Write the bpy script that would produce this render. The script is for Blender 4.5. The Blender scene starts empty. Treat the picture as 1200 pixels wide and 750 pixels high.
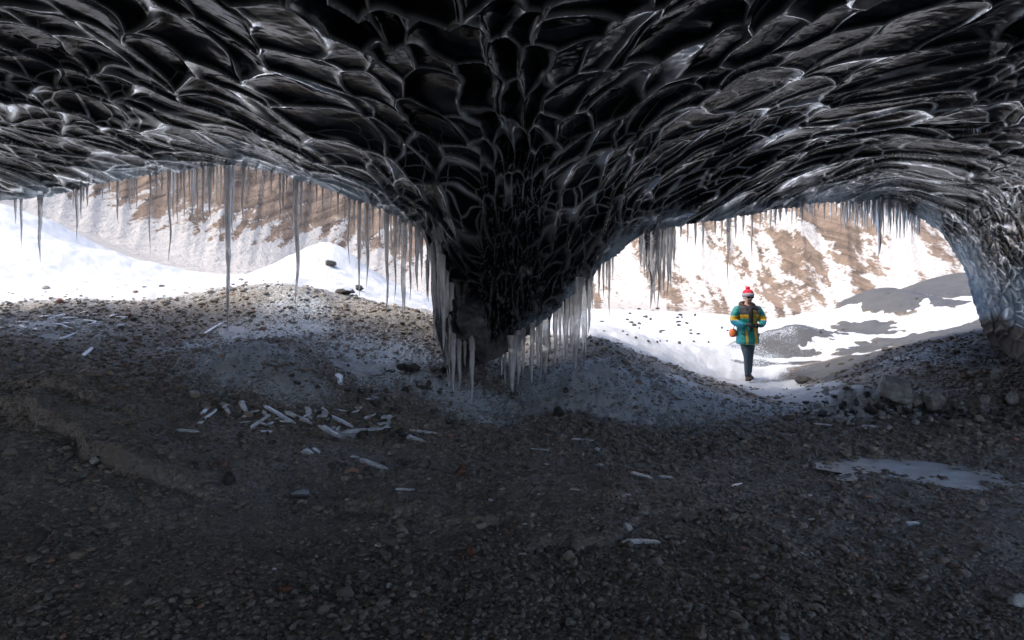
import bpy, math, random
import numpy as np
random.seed(7)
rng = np.random.default_rng(11)
scene = bpy.context.scene
COL = scene.collection
R = math.radians
CAMZ, F, HY = 1.5, 715.0, 358.0          # eye height, focal length and horizon row of the 1200 px wide photograph

def P(px, py, Y):
    """world point at depth Y seen at photo pixel (px, py)"""
    return np.array([(px - 600.0) / F * Y, Y, CAMZ - (py - HY) / F * Y])

def sstep(a, b, x):
    t = np.clip((x - a) / (b - a), 0, 1)
    return t * t * (3 - 2 * t)

# ------------------------------------------------------------------ noise
def _h(ix, iy, iz, seed):
    n = (ix.astype(np.int64) * 374761393 + iy.astype(np.int64) * 668265263 + iz.astype(np.int64) * 2147483647 * 3 + seed * 974711 * 31) & 0xFFFFFFFF
    n = ((n ^ (n >> 13)) * 1274126177) & 0xFFFFFFFF
    n = ((n ^ (n >> 16)) * 2246822519) & 0xFFFFFFFF
    return (n ^ (n >> 15)) & 0xFFFFFF

def _hf(ix, iy, iz, seed):
    return _h(ix, iy, iz, seed) / float(0xFFFFFF)

def noise2(x, y, seed=0):
    x = np.asarray(x, float); y = np.asarray(y, float)
    ix = np.floor(x); iy = np.floor(y); fx = x - ix; fy = y - iy
    u = fx ** 3 * (fx * (fx * 6 - 15) + 10); v = fy ** 3 * (fy * (fy * 6 - 15) + 10)
    out = 0
    zz = np.zeros_like(ix)
    def g(dx, dy):
        a = _hf(ix + dx, iy + dy, zz, seed) * 6.2831853
        return np.cos(a) * (fx - dx) + np.sin(a) * (fy - dy)
    a = g(0, 0) * (1 - u) + g(1, 0) * u
    b = g(0, 1) * (1 - u) + g(1, 1) * u
    return (a * (1 - v) + b * v) * 1.4

def fbm2(x, y, octv=4, seed=0, gain=0.5):
    s = 0; a = 1.0
    for k in range(octv):
        s = s + a * noise2(x * 2 ** k + 17.3 * k, y * 2 ** k - 9.1 * k, seed + k)
        a *= gain
    return s

def scallop(qx, qy, seed):
    """pockets melted by moving air: the deepest of many paraboloids, sharp crests between; 0 at crest .. ~1"""
    ix = np.floor(qx); iy = np.floor(qy)
    best = np.full(qx.shape, -9.0); second = np.full(qx.shape, -9.0); side = np.zeros(qx.shape)
    z = np.zeros_like(ix)
    for dx in (-2, -1, 0, 1, 2):
        for dy in (-1, 0, 1):
            cx = ix + dx; cy = iy + dy
            jx = cx + 0.08 + 0.84 * _hf(cx, cy, z, seed); jy = cy + 0.08 + 0.84 * _hf(cx, cy, z, seed + 1)
            a = _hf(cx, cy, z, seed + 2) * 0.5
            v = 0.7 + a - 1.25 * ((qx - jx) ** 2 + (qy - jy) ** 2) ** 1.4
            second = np.maximum(second, np.minimum(best, v))
            side = np.where(v > best, qy - jy, side)
            best = np.maximum(best, v)
    return best, best - second, side

# ------------------------------------------------------------------ thin plate interpolation
class TPS:
    def __init__(self, pts, val, kind, lam=1e-4):
        self.p = np.asarray(pts, float); n, d = self.p.shape
        self.kind = kind
        A = self.k(self.p, self.p) + lam * np.eye(n)
        Q = np.hstack([np.ones((n, 1)), self.p])
        M = np.zeros((n + d + 1, n + d + 1)); M[:n, :n] = A; M[:n, n:] = Q; M[n:, :n] = Q.T
        M[n:, n:] -= 1e-9 * np.eye(d + 1)
        self.w = np.linalg.solve(M, np.concatenate([np.asarray(val, float), np.zeros(d + 1)]))
    def k(self, a, b):
        d2 = ((a[:, None, :] - b[None, :, :]) ** 2).sum(-1)
        if self.kind == 'tps':
            return 0.5 * d2 * np.log(d2 + 1e-12)
        return np.sqrt(d2 + 3e-3)
    def __call__(self, q):
        q = np.asarray(q, float); out = np.empty(len(q)); n = len(self.p)
        for s in range(0, len(q), 60000):
            c = q[s:s + 60000]
            out[s:s + 60000] = self.k(c, self.p) @ self.w[:n] + self.w[n] + c @ self.w[n + 1:]
        return out

# ------------------------------------------------------------------ mesh helpers
def mesh_np(name, V, faces, mat=None, smooth=True, attrs=None, parent=None, loc=None):
    """faces: list of int arrays (n,k) of one k each"""
    me = bpy.data.meshes.new(name)
    V = np.asarray(V, np.float32)
    me.vertices.add(len(V)); me.vertices.foreach_set('co', V.ravel())
    if not isinstance(faces, (list, tuple)): faces = [faces]
    idx = np.concatenate([np.asarray(f, np.int32).ravel() for f in faces])
    tot = np.concatenate([np.full(len(f), f.shape[1], np.int32) for f in faces])
    st = np.concatenate([[0], np.cumsum(tot)[:-1]]).astype(np.int32)
    me.loops.add(len(idx)); me.loops.foreach_set('vertex_index', idx)
    me.polygons.add(len(tot)); me.polygons.foreach_set('loop_start', st); me.polygons.foreach_set('loop_total', tot)
    me.polygons.foreach_set('use_smooth', np.full(len(tot), smooth))
    me.update(calc_edges=True)
    for k, a in (attrs or {}).items():
        a = np.asarray(a, np.float32)
        if a.ndim == 1:
            at = me.attributes.new(k, 'FLOAT', 'POINT'); at.data.foreach_set('value', a)
        else:
            at = me.attributes.new(k, 'FLOAT_COLOR', 'POINT')
            at.data.foreach_set('color', np.hstack([a, np.ones((len(a), 1), np.float32)]).ravel())
    me.validate()
    if mat: me.materials.append(mat)
    o = bpy.data.objects.new(name, me); COL.objects.link(o)
    if parent: o.parent = parent
    if loc is not None: o.location = loc
    return o

def grid_faces(n, m, wrap=False):
    i = np.arange(n - 1)[:, None]; mm = m if wrap else m - 1
    j = np.arange(mm)[None, :]; j2 = (j + 1) % m
    return np.stack([i * m + j, i * m + j2, (i + 1) * m + j2, (i + 1) * m + j], -1).reshape(-1, 4)

def tag(o, label=None, cat=None, group=None, kind=None):
    if label: o['label'] = label
    if cat: o['category'] = cat
    if group: o['group'] = group
    if kind: o['kind'] = kind
    return o

# ------------------------------------------------------------------ materials
class N:
    def __init__(self, name):
        self.m = bpy.data.materials.new(name); self.m.use_nodes = True
        self.t = self.m.node_tree; self.b = self.t.nodes['Principled BSDF']
    def n(self, typ, **kw):
        nd = self.t.nodes.new(typ)
        for k, v in kw.items(): setattr(nd, k, v)
        return nd
    def l(self, a, b): self.t.links.new(a, b)
    def val(self, sock, v):
        if hasattr(v, 'default_value') or isinstance(v, bpy.types.NodeSocket): self.l(v, sock)
        elif v is not None: sock.default_value = v
    def attr(self, nm, col=False):
        a = self.n('ShaderNodeAttribute', attribute_name=nm)
        return a.outputs['Color'] if col else a.outputs['Fac']
    def pos(self): return self.n('ShaderNodeTexCoord').outputs['Object']
    def noise(self, scale, detail=4, rough=0.55, vec=None, dist=0):
        x = self.n('ShaderNodeTexNoise'); x.inputs['Scale'].default_value = scale
        x.inputs['Detail'].default_value = detail; x.inputs['Roughness'].default_value = rough; x.inputs['Distortion'].default_value = dist
        self.l(vec or self.pos(), x.inputs['Vector']); return x.outputs['Fac']
    def vor(self, scale, vec=None, out='Distance', feature='F1'):
        x = self.n('ShaderNodeTexVoronoi', feature=feature); x.inputs['Scale'].default_value = scale
        self.l(vec or self.pos(), x.inputs['Vector']); return x.outputs[out]
    def math(self, op, a, b=None, c=None, clamp=False):
        x = self.n('ShaderNodeMath', operation=op, use_clamp=clamp)
        self.val(x.inputs[0], a)
        if b is not None: self.val(x.inputs[1], b)
        if c is not None: self.val(x.inputs[2], c)
        return x.outputs[0]
    def ramp(self, f, a, b, c0=0.0, c1=1.0):
        x = self.n('ShaderNodeMapRange', interpolation_type='SMOOTHSTEP')
        self.val(x.inputs[0], f); x.inputs[1].default_value = a; x.inputs[2].default_value = b
        x.inputs[3].default_value = c0; x.inputs[4].default_value = c1
        return x.outputs[0]
    def mix(self, f, a, b):
        x = self.n('ShaderNodeMix', data_type='RGBA')
        self.val(x.inputs[0], f)
        for s, v in ((x.inputs[6], a), (x.inputs[7], b)):
            if isinstance(v, tuple): s.default_value = (*v, 1)
            else: self.l(v, s)
        return x.outputs[2]
    def bump(self, h, strength, dist, nrm=None):
        x = self.n('ShaderNodeBump'); x.inputs['Strength'].default_value = strength; x.inputs['Distance'].default_value = dist
        self.val(x.inputs['Height'], h)
        if nrm: self.l(nrm, x.inputs['Normal'])
        return x.outputs[0]
    def mapping(self, scale=(1, 1, 1), rot=(0, 0, 0)):
        x = self.n('ShaderNodeMapping'); x.inputs['Scale'].default_value = scale; x.inputs['Rotation'].default_value = rot
        self.l(self.pos(), x.inputs['Vector']); return x.outputs[0]
    def set(self, **kw):
        nm = dict(col='Base Color', rough='Roughness', nrm='Normal', spec='Specular IOR Level', ior='IOR', trans='Transmission Weight', metal='Metallic', sss='Subsurface Weight', coat='Coat Weight', coatr='Coat Roughness')
        for k, v in kw.items():
            s = self.b.inputs[nm[k]]
            if isinstance(v, tuple): s.default_value = (*v, 1)
            elif isinstance(v, (int, float)): s.default_value = v
            else: self.l(v, s)
        return self.m

def plain(name, col, rough=0.6, var=0.25, scale=40, bump=0.0, **kw):
    m = N(name); nz = m.noise(scale, 5)
    c = m.mix(nz, tuple(x * (1 - var) for x in col), tuple(min(1, x * (1 + var)) for x in col))
    if bump: kw['nrm'] = m.bump(nz, bump, 0.01)
    return m.set(col=c, rough=rough, **kw)

# glacier ice: black and clear, frosted near the mouths, dirty at the foot
m = N('glacier_ice')
fr = m.attr('frost'); di = m.attr('dirt')
n1 = m.noise(9, 6, 0.65); n2 = m.noise(55, 5, 0.65)
ff = m.math('ADD', fr, m.math('MULTIPLY', m.math('SUBTRACT', n1, 0.5), 0.9))
ff = m.ramp(ff, 0.25, 0.85)
ff = m.math('MULTIPLY', ff, m.ramp(n2, 0.3, 0.6, 0.45, 1.0))
speck = m.ramp(m.vor(42), 0.02, 0.02)
speck = m.math('MULTIPLY', speck, m.ramp(m.noise(2.3, 3), 0.5, 0.65))
c = m.mix(m.noise(3, 5), (0.0015, 0.0018, 0.0022), (0.007, 0.008, 0.0095))
c = m.mix(m.math('MULTIPLY', speck, 0.22), c, (0.5, 0.6, 0.68))
crest_glint = m.math('MULTIPLY', m.attr('crest'), m.ramp(m.noise(6, 5, 0.65), 0.3, 0.55, 0.4, 1.0))
c = m.mix(m.math('MULTIPLY', crest_glint, 1.0), c, (0.90, 0.95, 0.98))  # pale ridge highlights painted into the base colour along the scallop crests
c = m.mix(ff, c, (0.36, 0.46, 0.55))
dd = m.ramp(m.math('ADD', di, m.math('MULTIPLY', m.math('SUBTRACT', n1, 0.5), 0.5)), 0.3, 0.7)
c = m.mix(dd, c, m.mix(n2, (0.06, 0.055, 0.05), (0.2, 0.19, 0.18)))
rg = m.math('ADD', m.ramp(n1, 0.3, 0.7, 0.09, 0.15), m.math('MULTIPLY', m.math('MAXIMUM', ff, dd), 0.32))
bp = m.bump(m.noise(20, 6, 0.6), 0.02, 0.02)
bp = m.bump(m.noise(85, 4, 0.6), 0.015, 0.005, bp)
M_ICE = m.set(col=c, rough=rg, nrm=bp, ior=1.33, spec=0.16, metal=m.math('MULTIPLY', crest_glint, 0.92))

# ground: gravel, frost and snow by the painted-in amount 'snow'; 'frost' is a thin blue-white rime
m = N('gravel_ground')
sn = m.attr('snow'); fr = m.attr('frost'); dark = m.attr('mud')
nA = m.noise(1.7, 6, 0.6); nB = m.noise(28, 6, 0.7); nC = m.noise(120, 3, 0.6)
vo = m.vor(38); vc = m.vor(38, out='Color')
sep = m.n('ShaderNodeSeparateColor'); m.l(vc, sep.inputs[0])
gr = m.mix(sep.outputs[0], (0.16, 0.148, 0.128), (0.45, 0.42, 0.37))
gr = m.mix(m.ramp(sep.outputs[1], 0.86, 0.9), gr, (0.22, 0.16, 0.11))
gr = m.mix(m.ramp(nA, 0.35, 0.7), gr, (0.24, 0.222, 0.193))
gr = m.mix(m.ramp(dark, 0, .5), gr, m.mix(sep.outputs[0], (0.06, 0.049, 0.036), (0.22, 0.185, 0.14)))  # foreground shade painted as a darker gravel colour
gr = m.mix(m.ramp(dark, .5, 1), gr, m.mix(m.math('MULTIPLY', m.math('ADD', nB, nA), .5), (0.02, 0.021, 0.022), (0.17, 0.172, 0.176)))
frm = m.ramp(m.math('ADD', fr, m.math('ADD', m.math('MULTIPLY', m.math('SUBTRACT', nA, 0.5), 0.55), m.math('MULTIPLY', m.math('SUBTRACT', nB, 0.5), 2.2))), 0.42, 0.8)
gr = m.mix(m.math('MULTIPLY', frm, 0.92), gr, (0.70, 0.78, 0.84))
snm = m.ramp(m.math('ADD', sn, m.math('ADD', m.math('MULTIPLY', m.math('SUBTRACT', nA, 0.5), 0.5), m.math('MULTIPLY', m.math('SUBTRACT', nB, 0.5), 0.75))), 0.42, 0.58)
c = m.mix(snm, gr, m.mix(nA, (0.52, 0.55, 0.58), (0.60, 0.615, 0.63)))
hgt = m.math('ADD', m.math('MULTIPLY', vo, -0.7), m.math('ADD', m.math('MULTIPLY', nB, 1.2), m.math('MULTIPLY', nC, 0.4)))
hgt = m.math('MULTIPLY', hgt, m.ramp(snm, 0, 1, 1.0, 0.35))
M_GROUND = m.set(col=c, rough=m.ramp(snm, 0, 1, 0.62, 0.85), nrm=m.bump(hgt, 0.75, 0.03), spec=0.4)

# far hillside: brown rock and scree with snow between
m = N('hillside_rock')
sn = m.attr('snow'); tint = m.attr('tint')
nA = m.noise(0.22, 7, 0.65); nB = m.noise(1.3, 6, 0.65)
rk = m.mix(m.ramp(nB, 0.3, 0.7), (0.125, 0.094, 0.072), (0.31, 0.235, 0.175))
rk = m.mix(m.ramp(nA, 0.35, 0.65), rk, (0.24, 0.18, 0.14))
rk = m.mix(tint, rk, (0.37, 0.26, 0.17))
sx = m.n('ShaderNodeSeparateXYZ'); m.l(m.pos(), sx.inputs[0])
cb = m.n('ShaderNodeCombineXYZ')
m.l(m.math('MULTIPLY', m.math('ADD', sx.outputs[0], m.math('MULTIPLY', m.math('MULTIPLY', sx.outputs[2], 1.25), m.attr('lean'))), 1.1), cb.inputs[0])
m.l(m.math('MULTIPLY', sx.outputs[2], 0.22), cb.inputs[1])
nS = m.noise(1.0, 6, 0.65, cb.outputs[0]); nC = m.noise(4.5, 4, 0.6)
rk = m.mix(m.ramp(nS, 0.45, 0.62), rk, (0.11, 0.085, 0.07))
sn = m.math('ADD', sn, m.math('ADD', m.math('MULTIPLY', m.math('SUBTRACT', nS, 0.5), 1.5), m.math('MULTIPLY', m.math('SUBTRACT', nC, 0.5), 0.8)))
snm = m.ramp(m.math('ADD', sn, m.math('ADD', m.math('MULTIPLY', m.math('SUBTRACT', nA, 0.5), 0.6), m.math('MULTIPLY', m.math('SUBTRACT', nB, 0.5), 1.1))), 0.4, 0.62)
c = m.mix(m.math('MULTIPLY', snm, 0.97), rk, (0.50, 0.48, 0.455))
M_HILL = m.set(col=c, rough=0.85, nrm=m.bump(nB, 0.8, 0.5), spec=0.2)

m = N('stone')
cc = m.attr('col', True)
nz = m.noise(60, 5, 0.65)
c = m.mix(0.5, cc, m.mix(nz, (0.04, 0.037, 0.032), (0.22, 0.20, 0.175)))
M_STONE = m.set(col=c, rough=0.55, nrm=m.bump(nz, 0.4, 0.004), spec=0.45)

def rockmat(name, a, b, frost=0.0):
    m = N(name)
    nz = m.noise(9, 8, 0.7); n2 = m.noise(60, 4, 0.6)
    c = m.mix(m.ramp(nz, 0.3, 0.7), a, b)
    c = m.mix(m.ramp(n2, 0.62, 0.72, 0, 0.6), c, tuple(min(1, x * 1.8 + 0.03) for x in b))
    if frost:
        g = m.n('ShaderNodeNewGeometry'); s = m.n('ShaderNodeSeparateXYZ'); m.l(g.outputs['Normal'], s.inputs[0])
        up = m.ramp(m.math('ADD', s.outputs[2], m.math('MULTIPLY', m.math('SUBTRACT', nz, 0.5), 1.2)), 0.55, 0.95)
        c = m.mix(m.math('MULTIPLY', up, frost), c, (0.6, 0.66, 0.7))
    return m.set(col=c, rough=0.65, nrm=m.bump(m.math('ADD', nz, m.math('MULTIPLY', n2, 0.3)), 0.7, 0.04))
M_ROCK_GREY = rockmat('grey_rock', (0.28, 0.285, 0.27), (0.60, 0.61, 0.575))
M_ROCK_DARK = rockmat('dark_rock', (0.03, 0.029, 0.028), (0.09, 0.087, 0.08))
M_ROCK_RED = rockmat('red_rock', (0.07, 0.035, 0.025), (0.2, 0.09, 0.055))
M_ROCK_TAN = rockmat('tan_rock', (0.12, 0.1, 0.075), (0.3, 0.25, 0.19))
M_ROCK_FROST = rockmat('frosted_rock', (0.04, 0.04, 0.04), (0.12, 0.12, 0.12), 0.8)

def icemat(name, col, trans, rough, spots):
    m = N(name)
    v = m.mapping((1, 1, 0.25))
    nz = m.noise(14, 5, 0.6, v); n2 = m.noise(70, 4, 0.6, v)
    tr = m.ramp(nz, 0.35, 0.62, max(0, trans - spots), trans)
    c = m.mix(n2, tuple(x * 0.8 for x in col), col)
    return m.set(col=c, rough=m.ramp(n2, 0.3, 0.7, rough, rough + 0.18), trans=tr, ior=1.31, nrm=m.bump(m.math('ADD', nz, m.math('MULTIPLY', n2, 0.4)), 0.35, 0.02))
M_ICICLE = icemat('icicle_ice', (0.95, 0.97, 0.99), 0.62, 0.05, 0.45)
M_ICICLE_DARK = icemat('clear_icicle_ice', (0.62, 0.66, 0.69), 0.9, 0.03, 0.3)
M_CHUNK = icemat('broken_ice', (0.86, 0.91, 0.94), 0.35, 0.15, 0.3)
M_PUDDLE = None
SUN, SUN_EL, SUN_AZ, SUN_ANG, SKY, EXPO, GH = 0.58, 52.0, 250.0, 14.0, 0.11, 1.98, 6.0
# ------------------------------------------------------------------ terrain heights
_g = [  # photo pixel and depth of points of the cave floor and of the snow outside
 (0,750,2.7),(0,650,3.4),(0,560,4.2),(0,470,5.6),(0,420,7),(0,365,9.3),(0,350,10),
 (150,650,3.4),(150,570,4.4),(150,500,5.6),(150,430,7.3),(150,352,10),(200,395,8.6),(270,395,8.9),(260,345,10.2),(340,335,10.3),
 (300,490,6.2),(380,495,6.3),(300,405,7.8),(260,440,6.9),(350,440,7.0),(430,435,8),(430,390,9.2),(480,368,10),(400,360,10.3),
 (450,510,6.3),(535,462,7.9),(510,435,8.2),(550,500,7),(490,470,7.2),(600,470,8),(640,442,8.4),(690,437,8.3),(740,470,7.9),(780,500,7.4),
 (600,520,6.5),(850,520,6.6),(700,400,10.2),(760,430,10),(820,442,11),(875,446,12.3),(850,405,14.5),(700,380,13),(620,430,10),
 (900,470,9.5),(960,470,9),(940,443,12),(1000,440,10.5),(1050,475,8.3),(1060,425,10),(1100,400,11),(1150,410,10.2),(1150,470,7.8),
 (1200,480,7),(1200,432,9),(1100,500,6.7),(1100,550,5.6),(1200,550,5.5),(1200,650,3.6),(1000,600,4.5),(600,600,4.4),(300,600,4.4),(600,750,2.74),(1000,750,2.74),(400,680,3.4),
 (960,422,14),(920,402,17),(1000,395,18),(1030,352,26),(1100,346,26),(1130,332,28),(1120,385,18),(1060,398,15),(880,422,16),(800,405,18),(800,382,26),(900,378,32),
 (0,300,13),(0,240,17),(60,262,16.6),(100,289,16.5),(200,317,16),(270,331,15),(150,332,12.5),(380,298,15.5),(350,333,11.5),(330,308,15.5),(440,325,15.5),(480,343,14.5),(500,352,14),(440,352,11.5),
 (560,380,14),(620,375,18)]
_gp = [P(*q) for q in _g]
_gp += [np.array(q, float) for q in [(0,0,0),(-3,0,.15),(3,0,.08),(0,-6,.1),(-7,-4,.6),(7,-4,.6),(-8,3,.8),(-10,6,1.1),(7.5,3,.35),(9,7,.8),(11,12,1.4),(14,17,1.8),
    (-13,10,2.2),(-20,14,5.5),(-24,24,7.0),(-18,22,3.6),(-10,22,1.6),(-10,32,2.2),(-20,34,4.0),(-32,34,8),(0,22,.6),(0,32,1.2),(12,34,1.0),(24,40,2.0),(30,36,3.0),(34,30,4),(22,22,2.6),(-30,10,3.0),(-14,1,1.2),(20,5,3),(-20,-10,2.0),(20,-10,4),(0,-20,2)]]
_gp = np.array(_gp)
G = TPS(_gp[:, :2], _gp[:, 2], 'tps', 0.02)

def at_guess(px, py, Y):
    return P(px, py, Y)[:2]

def poly_sd(x, y, pts):
    """distance to a polyline, signed + on its left, and the position 0..1 along it"""
    best = np.full(x.shape, 1e9); sg = np.zeros(x.shape); al = np.zeros(x.shape); n = len(pts) - 1
    for k in range(n):
        a = pts[k]; d = pts[k + 1] - a; L2 = d @ d
        t = np.clip(((x - a[0]) * d[0] + (y - a[1]) * d[1]) / L2, 0, 1)
        ex = x - a[0] - t * d[0]; ey = y - a[1] - t * d[1]
        q = np.hypot(ex, ey); w = q < best
        best = np.where(w, q, best); sg = np.where(w, np.sign(d[0] * ey - d[1] * ex), sg); al = np.where(w, (k + t) / n, al)
    return best * sg, al

LEDGES = [
  ([(-40,452,5.4),(10,470,5.35),(50,487,5.25),(100,505,5.1),(112,530,4.8),(150,545,4.65),(200,558,4.5),(270,570,4.4)], 0.13),
  ([(0,440,6.2),(50,462,5.9),(110,480,5.7),(170,500,5.45)], 0.09),
  ([(380,585,4.7),(440,600,4.5),(480,608,4.4),(520,622,4.2),(640,632,4.1)], 0.07),
  ([(590,655,3.75),(700,640,3.9),(760,600,4.4),(860,590,4.55)], 0.04),
  ([(960,462,8.7),(1010,470,8.1),(1060,474,7.7),(1120,478,7.5),(1260,480,7.2)], 0.17),
]
LEDGES = [(np.array([at_guess(*q) for q in L]), h) for L, h in LEDGES]

def zg(x, y, fine=True):
    x = np.atleast_1d(np.asarray(x, float)); y = np.atleast_1d(np.asarray(y, float))
    sh = x.shape; x = x.ravel(); y = y.ravel()
    r = np.hypot(x, y)
    k = np.minimum(1, 42 / np.maximum(r, 1e-6))
    z = G(np.stack([x * k, y * k], 1))
    near = sstep(40, 25, r)
    for pts, h in LEDGES:
        wob = 0.10 * noise2(x * 2.2, y * 2.2, 41) + 0.05 * noise2(x * 6, y * 6, 42)
        d, al = poly_sd(x, y, pts)
        d = d + wob
        ends = sstep(0, .12, al) * sstep(1, .85, al)
        z = z + 1.35 * h * ends * (.7 + .6 * noise2(x * 1.5, y * 1.5, 43)) * (sstep(-0.035, 0.035, d) * sstep(1.5, 0.2, d))
    if fine:
        z = z + near * (0.045 * fbm2(x * 0.9, y * 0.9, 4, 3) * sstep(1, 4, r))
        ridged = 1 - np.abs(noise2(x * 1.1 + 0.5 * y, y * 1.9, 9)) * 2
        gl = sstep(11.5, 9.0, r)
        z = z + gl * (0.014 * ridged * sstep(0.4, 0.9, ridged) + 0.015 * fbm2(x * 5, y * 5, 4, 5, 0.6))
        z = z + gl * sstep(5.5, 7.5, r) * .028 * fbm2(x * 7, y * 7, 3, 12, .65)
        z = z + (1 - gl) * near * 0.05 * fbm2(x * 1.6, y * 1.6, 4, 6)
        # concentric frozen apron round the foot of the ice column
        ax, ay = P(540, 462, 7.9)[:2]
        q = np.hypot(x - ax, y - ay)
        z = z + 0.004 * np.sin(q * 40 + 6 * noise2(x * 2, y * 2, 8)) * sstep(1.2, .3, q)
    for qx_, qy_, qd, h_, rx_, ry_ in ((1035,362,24,.75,1.3,2.2),(1118,345,26,.8,2.2,2.6),(925,398,17,.35,1.6,.9),(300,430,7.4,.10,.7,.5),(905,400,16.5,.25,1.2,.8),(150,310,15,.25,2.0,1.0),(60,290,14,.2,1.2,.8),(390,300,15.3,.35,.9,.9)):
        c0 = P(qx_, qy_, qd)
        z = z + h_ * np.exp(-(((x - c0[0]) / rx_) ** 2 + ((y - c0[1]) / ry_) ** 2))
    c0 = P(1125, 546, 5.7)
    z = z - .05 * np.exp(-(((x - c0[0]) / 1.15) ** 2 + ((y - c0[1]) / .5) ** 2))
    return z.reshape(sh)

def floor_at(px, py, y0=2.0, y1=38.0, fine=True):
    """point of the ground first met by looking along photo pixel (px, py)"""
    Y = np.exp(np.linspace(math.log(y0), math.log(y1), 700))
    X = (px - 600) / F * Y; Z = CAMZ - (py - HY) / F * Y
    d = Z - zg(X, Y, fine)
    i = np.where(d < 0)[0]
    if len(i) == 0: return np.array([X[-1], Y[-1], zg(X[-1], Y[-1])[0]])
    i = max(i[0], 1); t = d[i - 1] / (d[i - 1] - d[i])
    yy = Y[i - 1] + t * (Y[i] - Y[i - 1]); xx = (px - 600) / F * yy
    return np.array([xx, yy, float(zg(xx, yy, fine)[0])])

# amount of snow, rime and darkening (painted shade, dark gravel) over the ground
def blobs(x, y, lst):
    s = np.zeros(x.shape)
    for px, py, Y, rx, ry, a in lst:
        c = P(px, py, Y)[:2]
        s = np.maximum(s, a * np.exp(-(((x - c[0]) / rx) ** 2 + ((y - c[1]) / ry) ** 2)))
    return s
EDGE = np.array([np.array(q) for q in ((-9.0,-12.),(-9.6,-3.),(-9.8,4.),(-9.2,8.8),(-8.5,9.8))] + [at_guess(*q) for q in [(60,352,10.2),(150,352,10.3),(230,350,10.6),(290,345,11.0),(335,336,10.6),(380,352,11),(430,362,11.4),(500,366,12),(600,400,12.5),(680,392,11.2),(760,425,11.0),(830,443,12),(905,446,12.6),(940,452,12.2)]])
SNOW = [(893,447,11.6,1.0,.6,.8),(928,458,10.3,.9,.5,.8),(958,466,9.5,.8,.4,.75),(985,477,8.6,.8,.3,.7),(300,420,7.6,.5,.25,.55),(340,456,6.9,.4,.2,.5),(265,440,7.0,.4,.2,.48),(545,480,7.5,.6,.25,.5),(650,478,7.7,.7,.3,.55),(910,452,10.8,.75,1.3,.72),(950,470,9.2,.6,.8,.55),(700,480,7.7,.5,.35,.62),(730,490,7.5,.55,.3,.6),(620,487,7.6,.55,.2,.42),(420,435,7.9,.45,.35,.75),(445,428,8.1,.4,.3,.7),(370,385,9.1,.3,.3,.5),(270,420,7.7,.5,.3,.42),(270,390,9,.4,.3,.55),
        (1040,465,8.2,.9,.28,.62),(1120,488,7.3,.7,.2,.58),(1000,490,7.6,.6,.3,.5),(20,370,8.6,.9,.25,.5),(60,390,8.2,.6,.2,.48),(400,515,6.2,.3,.15,.5),(610,482,7.8,.6,.3,.4),(850,470,9.4,.8,.8,.5),(800,455,9.8,.6,.7,.5),(700,455,8.6,.7,.4,.55)]
FROST = [(540,475,7.8,1.6,.6,.55),(440,420,8.4,1.3,1.0,.5),(330,380,9.0,1.4,.9,.45),(700,450,8.5,1.4,.9,.58),(760,475,8.0,1.4,.8,.52),(880,480,8.6,1.6,1.0,.52),(290,430,7.2,.95,.75,.62),(345,455,6.8,.6,.4,.6),(250,400,8.3,.8,.6,.5),(440,450,7.6,.8,.8,.45),(660,460,8.1,1.2,.7,.5),(820,470,8.6,1.6,1.4,.5),(340,350,9.8,.9,.8,.42),(470,400,8.8,.8,.8,.36),(1020,470,8.4,1.8,.8,.42),(1080,420,10,1.6,1.2,.33),(50,385,8.6,1.6,.7,.38),(560,490,7.3,1.0,.4,.40)]
DARKOUT = [(925,398,17,1.9,1.0,1.0),(900,402,16.0,1.3,.7,1.0),(955,388,19.5,1.4,.9,.95),(925,408,15.6,1.1,.5,.75),(880,415,16.3,1.0,.5,.8),(1035,368,24.0,1.3,2.4,1.15),(1015,380,21.5,.9,1.6,1.0),(1100,352,25,1.9,2.6,1.2),(1140,345,25,1.7,2.4,1.2),(1075,366,23.0,1.0,1.1,.75),(1110,372,21.8,1.1,1.0,.8),(1060,398,14.6,1.5,1.2,1.1),(1120,395,14,1.8,1.4,1.15),(990,425,12.2,1.0,.8,1.0),(1040,425,11.5,1.6,1.4,1.15),(1090,415,11.2,1.9,1.5,1.2),(1180,410,11,2.5,2.0,1.2),(885,446,13.4,.9,.25,.75),(930,447,13.4,.9,.22,.7)]
def ground_masks(x, y):
    d, _ = poly_sd(x, y, EDGE)
    sn = sstep(-0.9, 0.55, d + 0.25 * noise2(x * 1.3, y * 1.3, 21))
    # right of the path the bank of gravel runs out of the cave
    px = 600 + F * x / np.maximum(y, .5)
    bw = sstep(880, 1000, px + 60 * noise2(x * 1.1, y * 1.1, 24)) * (y > 3)
    far = sstep(12.3, 14.6, y + .8 * noise2(x, y, 25))
    sn = sn * (1 - bw) + far * bw
    rr_ = np.hypot(x, y)
    sn = np.where((y < 2) & (x > -7), 0, sn)
    sn = np.maximum(sn, sstep(8.0, 9.2, rr_) * ((y < 3) & (x > -9)))  # unseen snow added outside the rear openings to bounce light inside
    dk = blobs(x, y, DARKOUT)
    sn = sn * (1 - sstep(.34, .60, dk + 0.24 * fbm2(x * .9, y * .9, 4, 23) + .16 * fbm2(x * 3.2, y * 3.2, 3, 26) * (y > 8)))
    sn = np.maximum(sn, 1.4 * blobs(x, y, SNOW))
    fr = np.maximum(1.65 * blobs(x, y, FROST), 0.55 * sstep(-2.2, 0.2, d) * (y > 5) * (1 - bw))
    mud = .5 * sstep(5.6, 3.0, np.hypot(x, y) + .5 * noise2(x * .9, y * .9, 29))  # painted shade: floor colour darkens towards the camera
    mud = np.maximum(mud, sstep(.25, .5, dk) * (y > 8))
    return sn, fr, mud

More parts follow.
